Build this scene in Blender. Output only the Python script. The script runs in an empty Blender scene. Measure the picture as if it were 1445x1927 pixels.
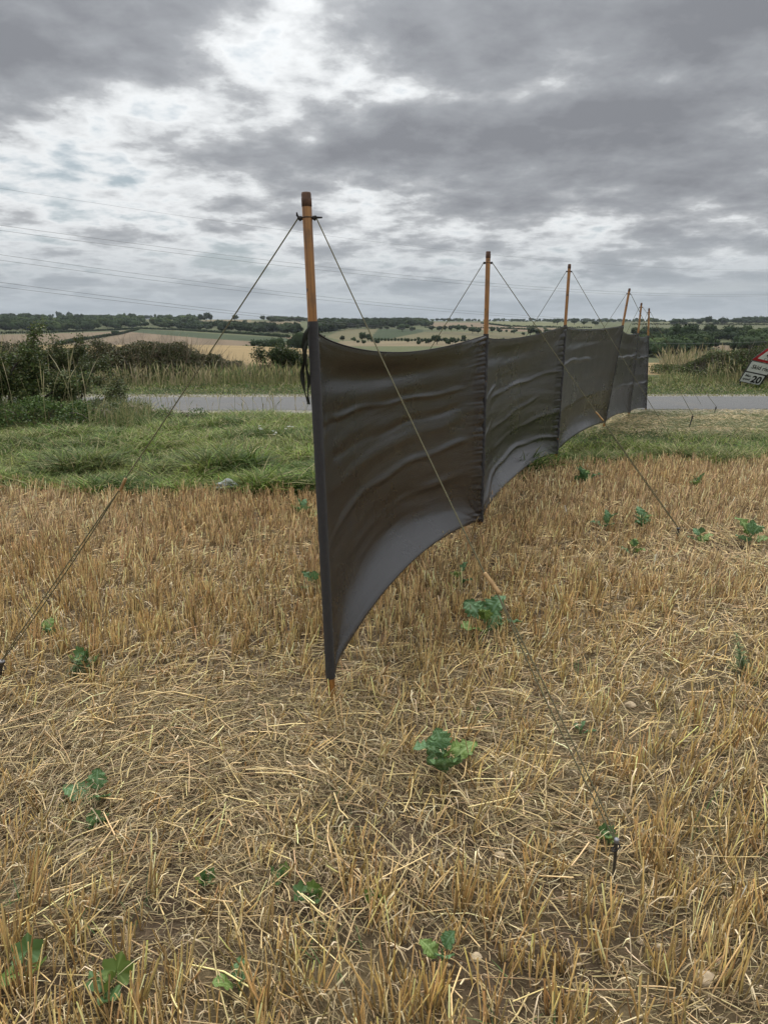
import bpy, math, random
import numpy as np
from mathutils import Vector
random.seed(7)
RNG = np.random.default_rng(11)
SC = bpy.context.scene
COL = SC.collection

# ------------------------------------------------------------------ camera
PITCH = math.radians(14.7); F = 1337.0; CX, CY = 722.5, 963.5; EYE = 1.5
cd = bpy.data.cameras.new("camera"); cam = bpy.data.objects.new("camera", cd); COL.objects.link(cam)
cam.location = (0, 0, EYE); cam.rotation_euler = (math.pi/2 - PITCH, 0, 0)
cd.sensor_fit = 'VERTICAL'; cd.sensor_height = 34.6; cd.sensor_width = 25.95; cd.lens = 34.6*F/1927
cd.clip_start = 0.05; cd.clip_end = 12000
SC.camera = cam

# ------------------------------------------------------------------ exposure
SC.view_settings.view_transform = 'Standard'; SC.view_settings.look = 'None'
SC.view_settings.exposure = 0.0; SC.view_settings.gamma = 1.0; SC.view_settings.use_curve_mapping = False
SC.cycles.volume_bounces = 0; SC.cycles.max_bounces = 6; SC.cycles.diffuse_bounces = 3; SC.cycles.glossy_bounces = 2; SC.cycles.transmission_bounces = 3

# ------------------------------------------------------------------ world: broken grey cloud over a Nishita sky
SUN_EL, SUN_AZ = math.radians(50), math.radians(-8)     # azimuth from +Y, positive to the right
class NG:
    def __init__(s, tree): s.t = tree; s.n = tree.nodes; s.l = tree.links
    def new(s, typ, **k):
        n = s.n.new(typ)
        for a, b in k.items(): setattr(n, a, b)
        return n
    def put(s, sock, v):
        if hasattr(v, 'default_value') or hasattr(v, 'links'): s.l.new(v, sock)
        else: sock.default_value = v
    def m(s, op, a, b=0.0, c=0.0, clamp=False):
        n = s.new('ShaderNodeMath', operation=op, use_clamp=clamp)
        s.put(n.inputs[0], a); s.put(n.inputs[1], b); s.put(n.inputs[2], c); return n.outputs[0]
    def rng(s, v, a, b, c=0.0, d=1.0, smooth=True):
        n = s.new('ShaderNodeMapRange', interpolation_type='SMOOTHSTEP' if smooth else 'LINEAR')
        s.put(n.inputs['Value'], v)
        n.inputs['From Min'].default_value = a; n.inputs['From Max'].default_value = b
        n.inputs['To Min'].default_value = c; n.inputs['To Max'].default_value = d
        return n.outputs['Result']
    def mix(s, f, a, b, mode='MIX'):
        n = s.new('ShaderNodeMix', data_type='RGBA', blend_type=mode)
        s.put(n.inputs[0], f); s.put(n.inputs[6], a); s.put(n.inputs[7], b); return n.outputs[2]
    def ramp(s, f, stops):
        n = s.new('ShaderNodeValToRGB'); s.put(n.inputs[0], f); e = n.color_ramp.elements
        while len(e) > 1: e.remove(e[-1])
        e[0].position = stops[0][0]; e[0].color = (*stops[0][1], 1)
        for p, c in stops[1:]:
            x = e.new(p); x.color = (*c, 1)
        return n.outputs[0]
    def noise(s, vec, scale, detail=4, rough=.5, dist=0.0, out=0):
        n = s.new('ShaderNodeTexNoise'); s.put(n.inputs['Vector'], vec)
        n.inputs['Scale'].default_value = scale; n.inputs['Detail'].default_value = detail
        n.inputs['Roughness'].default_value = rough; n.inputs['Distortion'].default_value = dist
        return n.outputs[out]
    def comb(s, x, y, z=0.0):
        n = s.new('ShaderNodeCombineXYZ'); s.put(n.inputs[0], x); s.put(n.inputs[1], y); s.put(n.inputs[2], z); return n.outputs[0]

world = bpy.data.worlds.new("World"); SC.world = world; world.use_nodes = True
wt = world.node_tree; wt.nodes.clear(); g = NG(wt)
tc = g.new('ShaderNodeTexCoord').outputs['Generated']
sep = g.new('ShaderNodeSeparateXYZ'); g.l.new(tc, sep.inputs[0]); X, Y, Z = sep.outputs
DEG = 57.29578
az = g.m('MULTIPLY', g.m('ARCTAN2', X, Y), DEG)
el = g.m('MULTIPLY', g.m('ARCSINE', Z), DEG)
zz = g.m('ADD', g.m('MAXIMUM', Z, 0.0), 0.20)
U = g.m('DIVIDE', X, zz); V = g.m('DIVIDE', Y, zz)
uv = g.comb(U, V, 0.0)
wob = g.noise(uv, 1.1, 3, .6, 0, 0)
wob2 = g.noise(g.comb(U, V, 7.3), 1.1, 3, .6, 0, 0)
azd = g.m('ADD', az, g.m('MULTIPLY', g.m('SUBTRACT', wob, .5), 14.0))
eld = g.m('ADD', el, g.m('MULTIPLY', g.m('SUBTRACT', wob2, .5), 6.0))
def px_azel(px, py):
    fx, fy = (px-CX)/F, (CY-py)/F
    d = Vector((fx, fy*math.sin(PITCH)+math.cos(PITCH), fy*math.cos(PITCH)-math.sin(PITCH))).normalized()
    return math.degrees(math.atan2(d.x, d.y)), math.degrees(math.asin(d.z))
def blob(px, py, wpx, hpx, amp):
    a0, e0 = px_azel(px, py)
    a = g.m('DIVIDE', g.m('SUBTRACT', azd, a0), wpx/23.3); e = g.m('DIVIDE', g.m('SUBTRACT', eld, e0), hpx/23.3)
    r2 = g.m('ADD', g.m('MULTIPLY', a, a), g.m('MULTIPLY', e, e))
    return g.m('MULTIPLY', g.m('EXPONENT', g.m('MULTIPLY', r2, -1.0)), amp)
n1 = g.noise(uv, 2.0, 6, .55, .2)
n2 = g.noise(g.comb(U, V, 3.1), 6.0, 6, .62, .1)
T = g.m('ADD', g.m('MULTIPLY', g.m('SUBTRACT', n1, .5), 1.15), g.m('MULTIPLY', g.m('SUBTRACT', n2, .5), .64))
def puff(scale, zoff, wgt):
    v_ = g.new('ShaderNodeTexVoronoi', feature='SMOOTH_F1'); v_.inputs['Scale'].default_value = scale; v_.inputs['Smoothness'].default_value = .35
    dn_ = g.noise(g.comb(U, V, zoff), scale*1.2, 3, .6, 0, 1); o_ = g.new('ShaderNodeVectorMath', operation='SCALE'); g.l.new(dn_, o_.inputs[0]); o_.inputs['Scale'].default_value = .9/scale
    a_ = g.new('ShaderNodeVectorMath', operation='ADD'); g.l.new(uv, a_.inputs[0]); g.l.new(o_.outputs[0], a_.inputs[1]); g.l.new(a_.outputs[0], v_.inputs['Vector'])
    return g.m('MULTIPLY', g.m('SUBTRACT', .42, v_.outputs['Distance']), wgt)
T = g.m('ADD', g.m('ADD', T, .445), g.m('ADD', puff(3.2, 5.0, .38), puff(9.5, 9.0, .13)))
for b in [(60, 40, 420, 150, .34), (1230, 30, 520, 130, .34), (820, 270, 380, 90, .26), (1250, 300, 380, 130, .22), (560, 60, 95, 55, -.28),
          (420, 130, 150, 60, -.16), (170, 330, 300, 110, -.13), (560, 150, 260, 60, -.17), (800, 150, 120, 40, -.12), (1150, 165, 260, 20, -.16),
          (80, 240, 200, 50, -.08), (240, 470, 360, 45, -.13), (1000, 420, 360, 22, -.10), (450, 380, 120, 25, .10), (120, 545, 400, 30, .10)]:
    T = g.m('ADD', T, blob(*b))
cover = g.rng(T, .06, .34)
bright = g.ramp(T, [(0.0, (.80, .84, .87)), (.30, (.86, .88, .89)), (.40, (.68, .70, .715)), (.48, (.47, .485, .505)), (.60, (.345, .36, .385)), (.9, (.235, .245, .268))])
sky = g.new('ShaderNodeTexSky', sky_type='NISHITA'); sky.sun_disc = False
sky.sun_elevation = SUN_EL; sky.sun_rotation = SUN_AZ; sky.air_density = 1.3; sky.dust_density = 2.0; sky.altitude = 60
skyc = g.mix(1.0, sky.outputs[0], (.05, .05, .05, 1), 'MULTIPLY')
skyc = g.mix(.7, skyc, (.43, .52, .58, 1))
col = g.mix(cover, skyc, bright)
lowh = g.rng(el, 0.5, 8.0, 1.0, 0.0)                      # the band of thin grey air low over the hills
strat = g.noise(g.comb(g.m('MULTIPLY', az, .035), g.m('MULTIPLY', el, .55), 1.7), 1.6, 5, .55)
low = g.ramp(strat, [(.3, (.335, .375, .41)), (.52, (.40, .44, .475)), (.68, (.50, .54, .56))])
col = g.mix(g.m('MULTIPLY', lowh, .93), col, low)
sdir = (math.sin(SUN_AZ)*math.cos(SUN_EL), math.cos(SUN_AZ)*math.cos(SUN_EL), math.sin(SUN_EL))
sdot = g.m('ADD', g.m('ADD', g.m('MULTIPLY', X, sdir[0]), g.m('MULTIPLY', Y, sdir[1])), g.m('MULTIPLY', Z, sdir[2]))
thin = g.m('ADD', 1.0, g.m('MULTIPLY', g.rng(el, 25.0, 44.0), g.rng(sdot, -.35, .95, .0, 3.5)))                     # extra brightness added to unseen upper sky, strongest sunward, to light the ground
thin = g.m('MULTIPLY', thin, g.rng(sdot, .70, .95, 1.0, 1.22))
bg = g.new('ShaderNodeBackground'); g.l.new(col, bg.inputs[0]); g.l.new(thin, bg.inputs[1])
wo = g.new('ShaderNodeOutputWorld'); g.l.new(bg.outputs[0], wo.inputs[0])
world.cycles.sampling_method = 'MANUAL'; world.cycles.sample_map_resolution = 512

# ------------------------------------------------------------------ sun: veiled by cloud, ahead and to the left
sd = bpy.data.lights.new("sun", 'SUN'); sd.energy = 1.5; sd.angle = math.radians(11); sd.color = (1, .95, .87)
sun = bpy.data.objects.new("sun", sd); COL.objects.link(sun)
sv = Vector((math.sin(SUN_AZ)*math.cos(SUN_EL), math.cos(SUN_AZ)*math.cos(SUN_EL), math.sin(SUN_EL)))
sun.rotation_euler = sv.to_track_quat('Z', 'Y').to_euler()

# ------------------------------------------------------------------ helpers
def tag(o, label=None, cat=None, group=None, kind=None):
    if label: o['label'] = label
    if cat: o['category'] = cat
    if group: o['group'] = group
    if kind: o['kind'] = kind
    return o
def empty(name, loc, label, cat, group=None, kind=None):
    o = bpy.data.objects.new(name, None); COL.objects.link(o); o.location = loc; o.empty_display_size = .1
    return tag(o, label, cat, group, kind)

def hashn(ix, iy, s):
    h = (ix.astype(np.int64)*374761393 + iy.astype(np.int64)*668265263 + s*974634777) & 0x7fffffff
    h = ((h ^ (h >> 13))*1274126177) & 0x7fffffff
    return ((h ^ (h >> 16)) & 0xffff)/65535.0
def vnoise(x, y, s=0):
    x = np.asarray(x, float); y = np.asarray(y, float)
    ix = np.floor(x); iy = np.floor(y); fx = x-ix; fy = y-iy
    fx = fx*fx*(3-2*fx); fy = fy*fy*(3-2*fy); ix = ix.astype(np.int64); iy = iy.astype(np.int64)
    a = hashn(ix, iy, s); b = hashn(ix+1, iy, s); c = hashn(ix, iy+1, s); d = hashn(ix+1, iy+1, s)
    return (a*(1-fx)+b*fx)*(1-fy) + (c*(1-fx)+d*fx)*fy
def fbm(x, y, s=0, o=4):
    v = 0; a = .5; t = 0
    for i in range(o):
        v = v + a*vnoise(np.asarray(x)*2**i, np.asarray(y)*2**i, s+i*17); t += a; a *= .5
    return v/t
def sstep(a, b, x):
    t = np.clip((np.asarray(x, float)-a)/(b-a), 0, 1); return t*t*(3-2*t)

# ray geometry
def at(px, py, y):
    """point on the ray of a source pixel at forward distance y"""
    fx, fy = (px-CX)/F, (CY-py)/F
    dy = fy*math.sin(PITCH)+math.cos(PITCH); dz = fy*math.cos(PITCH)-math.sin(PITCH)
    return Vector((fx/dy*y, y, EYE+dz/dy*y))
def pix(x, y, z):
    z = z-EYE; dep = y*math.cos(PITCH)-z*math.sin(PITCH); up = y*math.sin(PITCH)+z*math.cos(PITCH)
    dep = np.where(dep < .01, .01, dep)
    return CX+F*x/dep, CY-F*up/dep

# terrain
_D = np.array([0, 9, 11, 13, 14.2, 17.3, 22, 26, 60, 100, 140, 190, 250, 310, 380, 500, 700, 900, 1300, 1800, 2400, 3200, 6000, 9000.])
_Zl = np.array([0, 0, -.03, -.10, -.15, -.15, -.06, -.05, -.38, -1.0, -4.5, -9.5, -12, -10.2, -8.3, -7.2, -5.8, -2.6, 4.0, 11.3, 15.6, 12, -10, -60.])
_Zr = np.array([0, 0, -.03, -.10, -.15, -.15, -.06, -.12, -1.5, -3.5, -6.5, -10, -12, -10.2, -8.3, -7.2, -5.8, -2.6, 4.0, 10.9, 14.6, 11, -10, -60.])
def _pch(xq, xs, ys):
    h = np.diff(xs); d = np.diff(ys)/h; m = np.zeros_like(ys)
    for i in range(1, len(xs)-1):
        if d[i-1]*d[i] > 0:
            w1 = 2*h[i]+h[i-1]; w2 = h[i]+2*h[i-1]; m[i] = (w1+w2)/(w1/d[i-1]+w2/d[i])
    m[0] = d[0]; m[-1] = d[-1]
    k = np.clip(np.searchsorted(xs, xq)-1, 0, len(h)-1); t = (xq-xs[k])/h[k]
    return ((1+2*t)*(1-t)**2*ys[k] + t*(1-t)**2*h[k]*m[k] + t*t*(3-2*t)*ys[k+1] + t*t*(t-1)*h[k]*m[k+1])
def gz(x, y):
    x = np.asarray(x, float); y = np.asarray(y, float)
    r = np.hypot(x, y); D = np.where(y > 0, np.maximum(y, r*.8), r*.8)
    D = np.where(y > 40, D*(1-sstep(40, 200, y))+r*sstep(40, 200, y), D)
    a = np.degrees(np.arctan2(x, np.maximum(y, 1e-3)))
    k = sstep(-16, 16, a)
    z = _pch(D, _D, _Zl)*(1-k)+_pch(D, _D, _Zr)*k
    far = sstep(250, 700, D)
    z = z + far*((fbm(x/420, y/420, 5, 3)-.5)*5.0) + sstep(800, 1300, D)*(1-sstep(-9, -1, a))*4.5
    near = 1-sstep(7, 11, D)
    z = z + near*((fbm(x*1.3, y*1.3, 3, 3)-.5)*.05 + (fbm(x*9, y*9, 8, 3)-.5)*.022)
    return z
def G(px, py, ymin=.6, ymax=5000.):
    """first ground point hit by a pixel's ray beyond ymin"""
    ys = np.geomspace(ymin, ymax, 4000)
    fx, fy = (px-CX)/F, (CY-py)/F
    dy = fy*math.sin(PITCH)+math.cos(PITCH); dz = fy*math.cos(PITCH)-math.sin(PITCH)
    h = EYE+dz/dy*ys-gz(fx/dy*ys, ys)
    i = np.argmax(h < 0)
    if h[i] >= 0: i = int(np.argmin(h))
    y = ys[i]
    if i > 0 and h[i] < 0 < h[i-1]: y = ys[i-1]+(ys[i]-ys[i-1])*h[i-1]/(h[i-1]-h[i])
    p = at(px, py, y); return Vector((p.x, p.y, float(gz(p.x, p.y))))

# mesh building
def mesh(name, V, Fq, C=None, mat=None, parent=None, smooth=True, loc=None):
    V = np.asarray(V, np.float32).reshape(-1, 3); Fq = np.asarray(Fq, np.int32)
    if loc is not None: V = V-np.asarray(loc, np.float32)
    me = bpy.data.meshes.new(name); k = Fq.shape[1]
    me.vertices.add(len(V)); me.vertices.foreach_set('co', V.ravel())
    me.loops.add(Fq.size); me.loops.foreach_set('vertex_index', Fq.ravel())
    me.polygons.add(len(Fq)); me.polygons.foreach_set('loop_start', np.arange(0, Fq.size, k, dtype=np.int32))
    me.polygons.foreach_set('use_smooth', np.full(len(Fq), smooth))
    if C is not None:
        C = np.asarray(C, np.float32)
        if C.ndim == 1: C = np.tile(C, (len(V), 1))
        ca = me.color_attributes.new('Col', 'FLOAT_COLOR', 'POINT')
        ca.data.foreach_set('color', np.hstack([C[:, :3], np.ones((len(V), 1), np.float32)]).ravel())
    me.update(calc_edges=True)
    o = bpy.data.objects.new(name, me); COL.objects.link(o)
    if mat: me.materials.append(mat)
    if loc is not None: o.location = loc
    if parent: o.parent = parent
    return o
def cat(parts):
    """join (V, F, C) triples"""
    Vs, Fs, Cs, n = [], [], [], 0
    for V, Fq, C in parts:
        V = np.asarray(V).reshape(-1, 3); C = np.asarray(C, float)
        if C.ndim == 1: C = np.tile(C, (len(V), 1))
        Vs.append(V); Fs.append(np.asarray(Fq)+n); Cs.append(C); n += len(V)
    return np.vstack(Vs), np.vstack(Fs), np.vstack(Cs)
def tubes(P, R, sides=4, C=None, caps=False):
    """P [n,k,3], R [n,k] -> quads"""
    P = np.asarray(P, float); n, k, _ = P.shape; R = np.broadcast_to(np.asarray(R, float), (n, k))
    T = np.gradient(P, axis=1); T /= np.linalg.norm(T, axis=2, keepdims=True)+1e-12
    ref = np.where(np.abs(T[:, :1, 2:3]) > .9, np.array([1., 0, 0]), np.array([0, 0, 1.]))
    A = np.cross(T, np.broadcast_to(ref, T.shape)); A /= np.linalg.norm(A, axis=2, keepdims=True)+1e-12
    B = np.cross(T, A)
    th = np.arange(sides)*2*np.pi/sides
    V = P[:, :, None, :]+R[:, :, None, None]*(A[:, :, None, :]*np.cos(th)[None, None, :, None]+B[:, :, None, :]*np.sin(th)[None, None, :, None])
    base = (np.arange(n)*k*sides)[:, None, None]
    i = np.arange(k-1)[None, :, None]; j = np.arange(sides)[None, None, :]; j2 = (j+1) % sides
    q = np.stack([base+i*sides+j, base+i*sides+j2, base+(i+1)*sides+j2, base+(i+1)*sides+j], -1).reshape(-1, 4)
    if caps and sides == 4:
        b = (np.arange(n)*k*4)[:, None]; t = b+(k-1)*4
        q = np.vstack([q, np.hstack([b, b+3, b+2, b+1]), np.hstack([t, t+1, t+2, t+3])])
    Cc = None
    if C is not None:
        C = np.asarray(C, float)
        if C.ndim == 1: C = np.tile(C, (n, 1))
        Cc = np.repeat(C, k*sides, 0) if C.ndim == 2 else np.repeat(C.reshape(n*k, 3), sides, 0)
    return V.reshape(-1, 3), q, Cc
def ribbons(P, W, S, C):
    """P [n,k,3] spine, W [n,k] half widths, S [n,3] side vectors, C [n,3]"""
    P = np.asarray(P, float); n, k, _ = P.shape
    off = W[:, :, None]*S[:, None, :]
    V = np.stack([P-off, P+off], 2).reshape(-1, 3)
    base = (np.arange(n)*k*2)[:, None]; i = np.arange(k-1)[None, :]
    q = np.stack([base+2*i, base+2*i+1, base+2*i+3, base+2*i+2], -1).reshape(-1, 4)
    return V, q, np.repeat(np.asarray(C, float), k*2, 0)
def leafq(P, size, C, rng, aspect=.6, flat=0.0):
    """random leaf-shaped quads at P"""
    n = len(P); d = rng.normal(size=(n, 3)); d[:, 2] *= (1-flat); d /= np.linalg.norm(d, axis=1, keepdims=True)+1e-9
    e = rng.normal(size=(n, 3)); e -= (e*d).sum(1, keepdims=True)*d; e /= np.linalg.norm(e, axis=1, keepdims=True)+1e-9
    s = np.broadcast_to(size, (n,))[:, None]
    V = np.stack([P, P+d*s*.5+e*s*aspect*.5, P+d*s, P+d*s*.5-e*s*aspect*.5], 1).reshape(-1, 3)
    q = np.arange(n*4).reshape(-1, 4)
    return V, q, np.repeat(C, 4, 0)
def lathe(prof, sides=24, C=(1, 1, 1)):
    pr = np.array(prof, float); th = np.arange(sides)*2*np.pi/sides
    V = np.stack([pr[:, None, 0]*np.cos(th), pr[:, None, 0]*np.sin(th), np.repeat(pr[:, 1:2], sides, 1)], -1).reshape(-1, 3)
    i = np.arange(len(pr)-1)[:, None]; j = np.arange(sides)[None]; j2 = (j+1) % sides
    q = np.stack([i*sides+j, i*sides+j2, (i+1)*sides+j2, (i+1)*sides+j], -1).reshape(-1, 4)
    return V, q, np.tile(np.array(C, float), (len(V), 1))
def orient(V, p0, p1):
    """map local z axis geometry (0..1 scale kept) so that z runs from p0 towards p1"""
    d = Vector(p1)-Vector(p0); M = d.to_track_quat('Z', 'X').to_matrix()
    return np.asarray(V) @ np.array(M).T + np.array(p0)
def ico(sub):
    import bmesh
    bm = bmesh.new(); bmesh.ops.create_icosphere(bm, subdivisions=sub, radius=1)
    V = np.array([v.co[:] for v in bm.verts]); Fq = np.array([[v.index for v in f.verts] for f in bm.faces]); bm.free()
    return V, Fq
def box(x0, x1, y0, y1, z0, z1, C=(1, 1, 1)):
    V = np.array([[x, y, z] for z in (z0, z1) for y in (y0, y1) for x in (x0, x1)], float)
    return V, np.array([[0, 2, 3, 1], [4, 5, 7, 6], [0, 1, 5, 4], [2, 6, 7, 3], [0, 4, 6, 2], [1, 3, 7, 5]]), np.tile(np.array(C, float), (8, 1))
def jit(c, n, rng, s=.12, h=.05):
    """n colours around c"""
    c = np.array(c, float); k = np.exp(rng.normal(0, s, (n, 1))); t = 1+rng.normal(0, h, (n, 3))
    return np.clip(c*k*t, .002, 1)

# materials
def M(name, base=None, rough=.8, spec=.3, trans=0.0, var=0.0, vscale=8.0, bump=0.0, bscale=40.0, coord='Object', metal=0.0, attr=None):
    m = bpy.data.materials.new(name); m.use_nodes = True; t = m.node_tree; t.nodes.clear(); q = NG(t)
    p = q.new('ShaderNodeBsdfPrincipled'); out = q.new('ShaderNodeOutputMaterial')
    c = None
    if base is None:
        a = q.new('ShaderNodeAttribute', attribute_name='Col'); c = a.outputs['Color']
    else:
        r = q.new('ShaderNodeRGB'); r.outputs[0].default_value = (*base, 1); c = r.outputs[0]
    tcx = q.new('ShaderNodeTexCoord').outputs[coord]
    if var:
        nn = q.noise(tcx, vscale, 5, .6); f = q.rng(nn, .3, .7, 1-var, 1+var, False)
        vm = q.new('ShaderNodeVectorMath', operation='SCALE'); q.l.new(c, vm.inputs[0]); q.l.new(f, vm.inputs['Scale']); c = vm.outputs[0]
    q.l.new(c, p.inputs['Base Color'])
    p.inputs['Roughness'].default_value = rough; p.inputs['Specular IOR Level'].default_value = spec; p.inputs['Metallic'].default_value = metal
    if bump:
        b = q.new('ShaderNodeBump'); b.inputs['Strength'].default_value = 1.0; b.inputs['Distance'].default_value = bump
        q.l.new(q.noise(tcx, bscale, 6, .6), b.inputs['Height']); q.l.new(b.outputs[0], p.inputs['Normal'])
    if trans:
        tr = q.new('ShaderNodeBsdfTranslucent'); q.l.new(c, tr.inputs['Color']); mx = q.new('ShaderNodeMixShader')
        mx.inputs[0].default_value = trans; q.l.new(p.outputs[0], mx.inputs[1]); q.l.new(tr.outputs[0], mx.inputs[2]); q.l.new(mx.outputs[0], out.inputs[0])
    else: q.l.new(p.outputs[0], out.inputs[0])
    m['ng'] = 0
    return m
m_straw = M('straw', rough=.5, spec=.35)
m_grass = M('grass', rough=.6, spec=.15, trans=.3)
m_leaf = M('leaf', rough=.55, spec=.22, trans=.25)
m_bark = M('bark', (.045, .036, .028), rough=.9, var=.35, vscale=30, bump=.003, bscale=60)
m_far = M('far_foliage', rough=.9, spec=.05, trans=.12)
m_metal = M('peg_metal', (.10, .095, .09), rough=.45, metal=.8, var=.4, vscale=90)
m_head = M('peg_head_metal', (.22, .22, .23), rough=.6, metal=.7)
m_rope = M('rope', rough=.8, var=.3, vscale=300, bump=.0006, bscale=900)
m_toggle = M('toggle_wood', (.30, .185, .08), rough=.65, var=.25, vscale=60)
m_stone = M('stone', rough=.95, spec=.1, var=.2, vscale=25, bump=.003, bscale=40)

# ------------------------------------------------------------------ the land: one sheet to the horizon
FIELDS = [  # colour, outline in source pixels of the ground it covers
    ('pink', [(-200, 634), (93, 628), (216, 624), (262, 619), (262, 624), (214, 632), (116, 648), (-200, 668)]),
    ('pinkrow', [(-200, 676), (116, 649), (214, 633), (262, 623.5), (330, 631), (420, 638), (490, 642.5), (500, 668), (-200, 700)]),
    ('green', [(250, 619), (340, 624), (440, 631), (545, 637), (545, 643.5), (490, 643), (400, 638), (330, 632), (250, 625)]),
    ('pale', [(345, 605), (400, 602), (474, 602), (470, 611), (420, 612.5), (360, 611)]),
    ('pale', [(476, 605), (562, 605), (566, 608), (545, 619), (500, 615), (476, 611)]),
    ('pink', [(530, 633), (560, 633), (560, 641), (548, 640)]), ('pink', [(530, 650), (560, 645), (560, 668), (530, 668)]),
    ('olive', [(615, 634), (628, 627), (657, 619), (713, 619), (702, 630), (697, 640.5), (640, 640.5)]),
    ('scrub', [(713, 618), (795, 620), (797, 625), (725, 641), (696, 641), (702, 630)]),
    ('olive', [(718, 641), (760, 632), (797, 625), (830, 624), (880, 624), (960, 625), (990, 630), (990, 642), (880, 642)]),
    ('pale', [(640, 641.5), (885, 642.5), (1000, 643), (1000, 652), (630, 652)]),
    ('pink', [(790, 606.5), (908, 607), (912, 610), (1000, 616), (1070, 618.5), (1070, 624), (960, 624), (880, 619), (800, 614)]),
    ('lime', [(912, 604), (1060, 607), (1125, 611), (1112, 617), (1040, 616.5), (956, 614.8), (912, 609.5)]),
    ('lime', [(1195, 606), (1330, 607), (1500, 607), (1500, 611.5), (1195, 611.5)]),
    ('olive2', [(1195, 611.5), (1500, 612), (1500, 619), (1352, 622), (1318, 618), (1195, 617)]),
    ('pink', [(1190, 642), (1243, 643), (1240, 650), (1190, 652)]),
    ('pink', [(1333, 648.5), (1385, 651), (1376, 661), (1345, 655)]),
]
FC = {'pink': (.27, .20, .125), 'pinkrow': (.26, .19, .12), 'green': (.07, .095, .042), 'pale': (.29, .23, .135), 'olive': (.20, .175, .09),
      'olive2': (.15, .155, .075), 'scrub': (.06, .085, .035), 'lime': (.21, .21, .10)}
def inpoly(x, y, poly):
    ins = np.zeros(x.shape, bool); n = len(poly); j = n-1
    for i in range(n):
        xi, yi = poly[i]; xj, yj = poly[j]
        c = ((yi > y) != (yj > y)) & (x < (xj-xi)*(y-yi)/((yj-yi) or 1e-9)+xi); ins ^= c; j = i
    return ins
def edge_y(x, y):
    """where stubble gives way to the verge"""
    return 6.45+1.15*sstep(.6, 1.9, x)+.2*sstep(2, 6, x)+(vnoise(x*.9, x*0, 4)-.5)*.4+(fbm(x*3, y*3, 6, 3)-.5)*.9
def build_ground():
    r = np.concatenate([np.geomspace(.25, 9000, 700)])
    a = np.radians(np.concatenate([np.arange(-180, -42, 3.0), np.arange(-42, 42, .13), np.arange(42, 180, 3.0)]))
    nr, na = len(r), len(a)
    R, A = np.meshgrid(r, a, indexing='ij'); x = R*np.sin(A); y = R*np.cos(A); z = gz(x, y)
    z = np.where(R > 5500, z-(R-5500)*.02, z)
    C = np.zeros((nr, na, 3)); D = np.where(y > 0, y, R)
    soil = np.array([.075, .053, .033]); C[:] = soil*(0.75+.5*fbm(x*2.5, y*2.5, 21, 4))[..., None]
    chaff = sstep(.34, .56, fbm(x*3.3, y*3.3, 31, 4))[..., None]; C = C*(1-.75*chaff)+np.array([.12, .09, .048])*.75*chaff
    e = edge_y(x, y); k = sstep(0, .35, y-e)[..., None]
    gn = fbm(x*1.2, y*1.2, 41, 4)[..., None]
    C = C*(1-k)+(np.array([.035, .045, .016])*(.7+.6*gn))*k
    dry = (sstep(10.2, 11.0, y+.35*(gn[..., 0]-.5))*sstep(.8, 2.2, x)*(1-sstep(14.3, 14.8, y)))[..., None]
    C = C*(1-dry)+np.array([.15, .13, .065])*(.6+.8*gn)*dry
    gr = (sstep(13.0, 13.5, y+.4*(gn[..., 0]-.5))*(1-sstep(17.6, 17.9, y)))[..., None]; gr = gr*(1-dry*.6)
    C = C*(1-gr)+np.array([.20, .185, .16])*(.7+.6*fbm(x*6, y*6, 51, 3))[..., None]*gr
    nf = sstep(23.5, 24.5, y)[..., None]
    C = C*(1-nf)+np.array([.20, .145, .072])*(.85+.3*fbm(x*.15, y*.15, 61, 4))[..., None]*nf
    f = R > 118
    px, py = pix(x, y, z)
    far = np.array([.065, .07, .032])*(.8+.4*fbm(x/90, y/90, 71, 4))[..., None]
    C = np.where(f[..., None], far, C)
    ff = f & (y > 0)
    for nme, poly in FIELDS:
        ins = ff & inpoly(px, py, poly) & (R > 280)
        c = np.array(FC[nme])*.46*(.88+.24*fbm(x/35, y/35, 81, 3))[..., None]
        if nme == 'pinkrow':
            st = .5+.5*np.sin((x*.8+y*.22)/3.4+2*fbm(x/60, y/60, 85, 2)); c = c*(.86+.26*st)[..., None]
        if nme in ('pink', 'pale'):
            st = .5+.5*np.sin((x*.5-y*.3)/3.0); c = c*(.93+.14*st)[..., None]
        C = np.where(ins[..., None], c, C)
    V = np.stack([x, y, z], -1).reshape(-1, 3); C = C.reshape(-1, 3)
    i = np.arange(nr-1)[:, None]; j = np.arange(na)[None]; j2 = (j+1) % na
    q = np.stack([i*na+j, i*na+j2, (i+1)*na+j2, (i+1)*na+j], -1).reshape(-1, 4)
    # close the hole at the centre
    V = np.vstack([V, [[0, 0, float(gz(0, 0))]]]); C = np.vstack([C, C[:1]]); c0 = len(V)-1
    js = np.arange(0, na-1, 2); q2 = np.stack([np.full(len(js), c0), (js+2) % na, js+1, js], -1)
    q = np.vstack([q, q2])[:, ::-1]
    m = bpy.data.materials.new('ground'); m.use_nodes = True; t = m.node_tree; t.nodes.clear(); s = NG(t)
    p = s.new('ShaderNodeBsdfPrincipled'); out = s.new('ShaderNodeOutputMaterial'); s.l.new(p.outputs[0], out.inputs[0])
    at_ = s.new('ShaderNodeAttribute', attribute_name='Col').outputs['Color']; geo = s.new('ShaderNodeNewGeometry').outputs['Position']
    n_ = s.noise(geo, 22, 8, .65); n3 = s.noise(geo, 130, 4, .6); f_ = s.m('MULTIPLY', s.rng(n_, .3, .7, .72, 1.3, False), s.rng(n3, .3, .7, .75, 1.25, False))
    vm = s.new('ShaderNodeVectorMath', operation='SCALE'); s.l.new(at_, vm.inputs[0]); s.l.new(f_, vm.inputs['Scale'])
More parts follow.
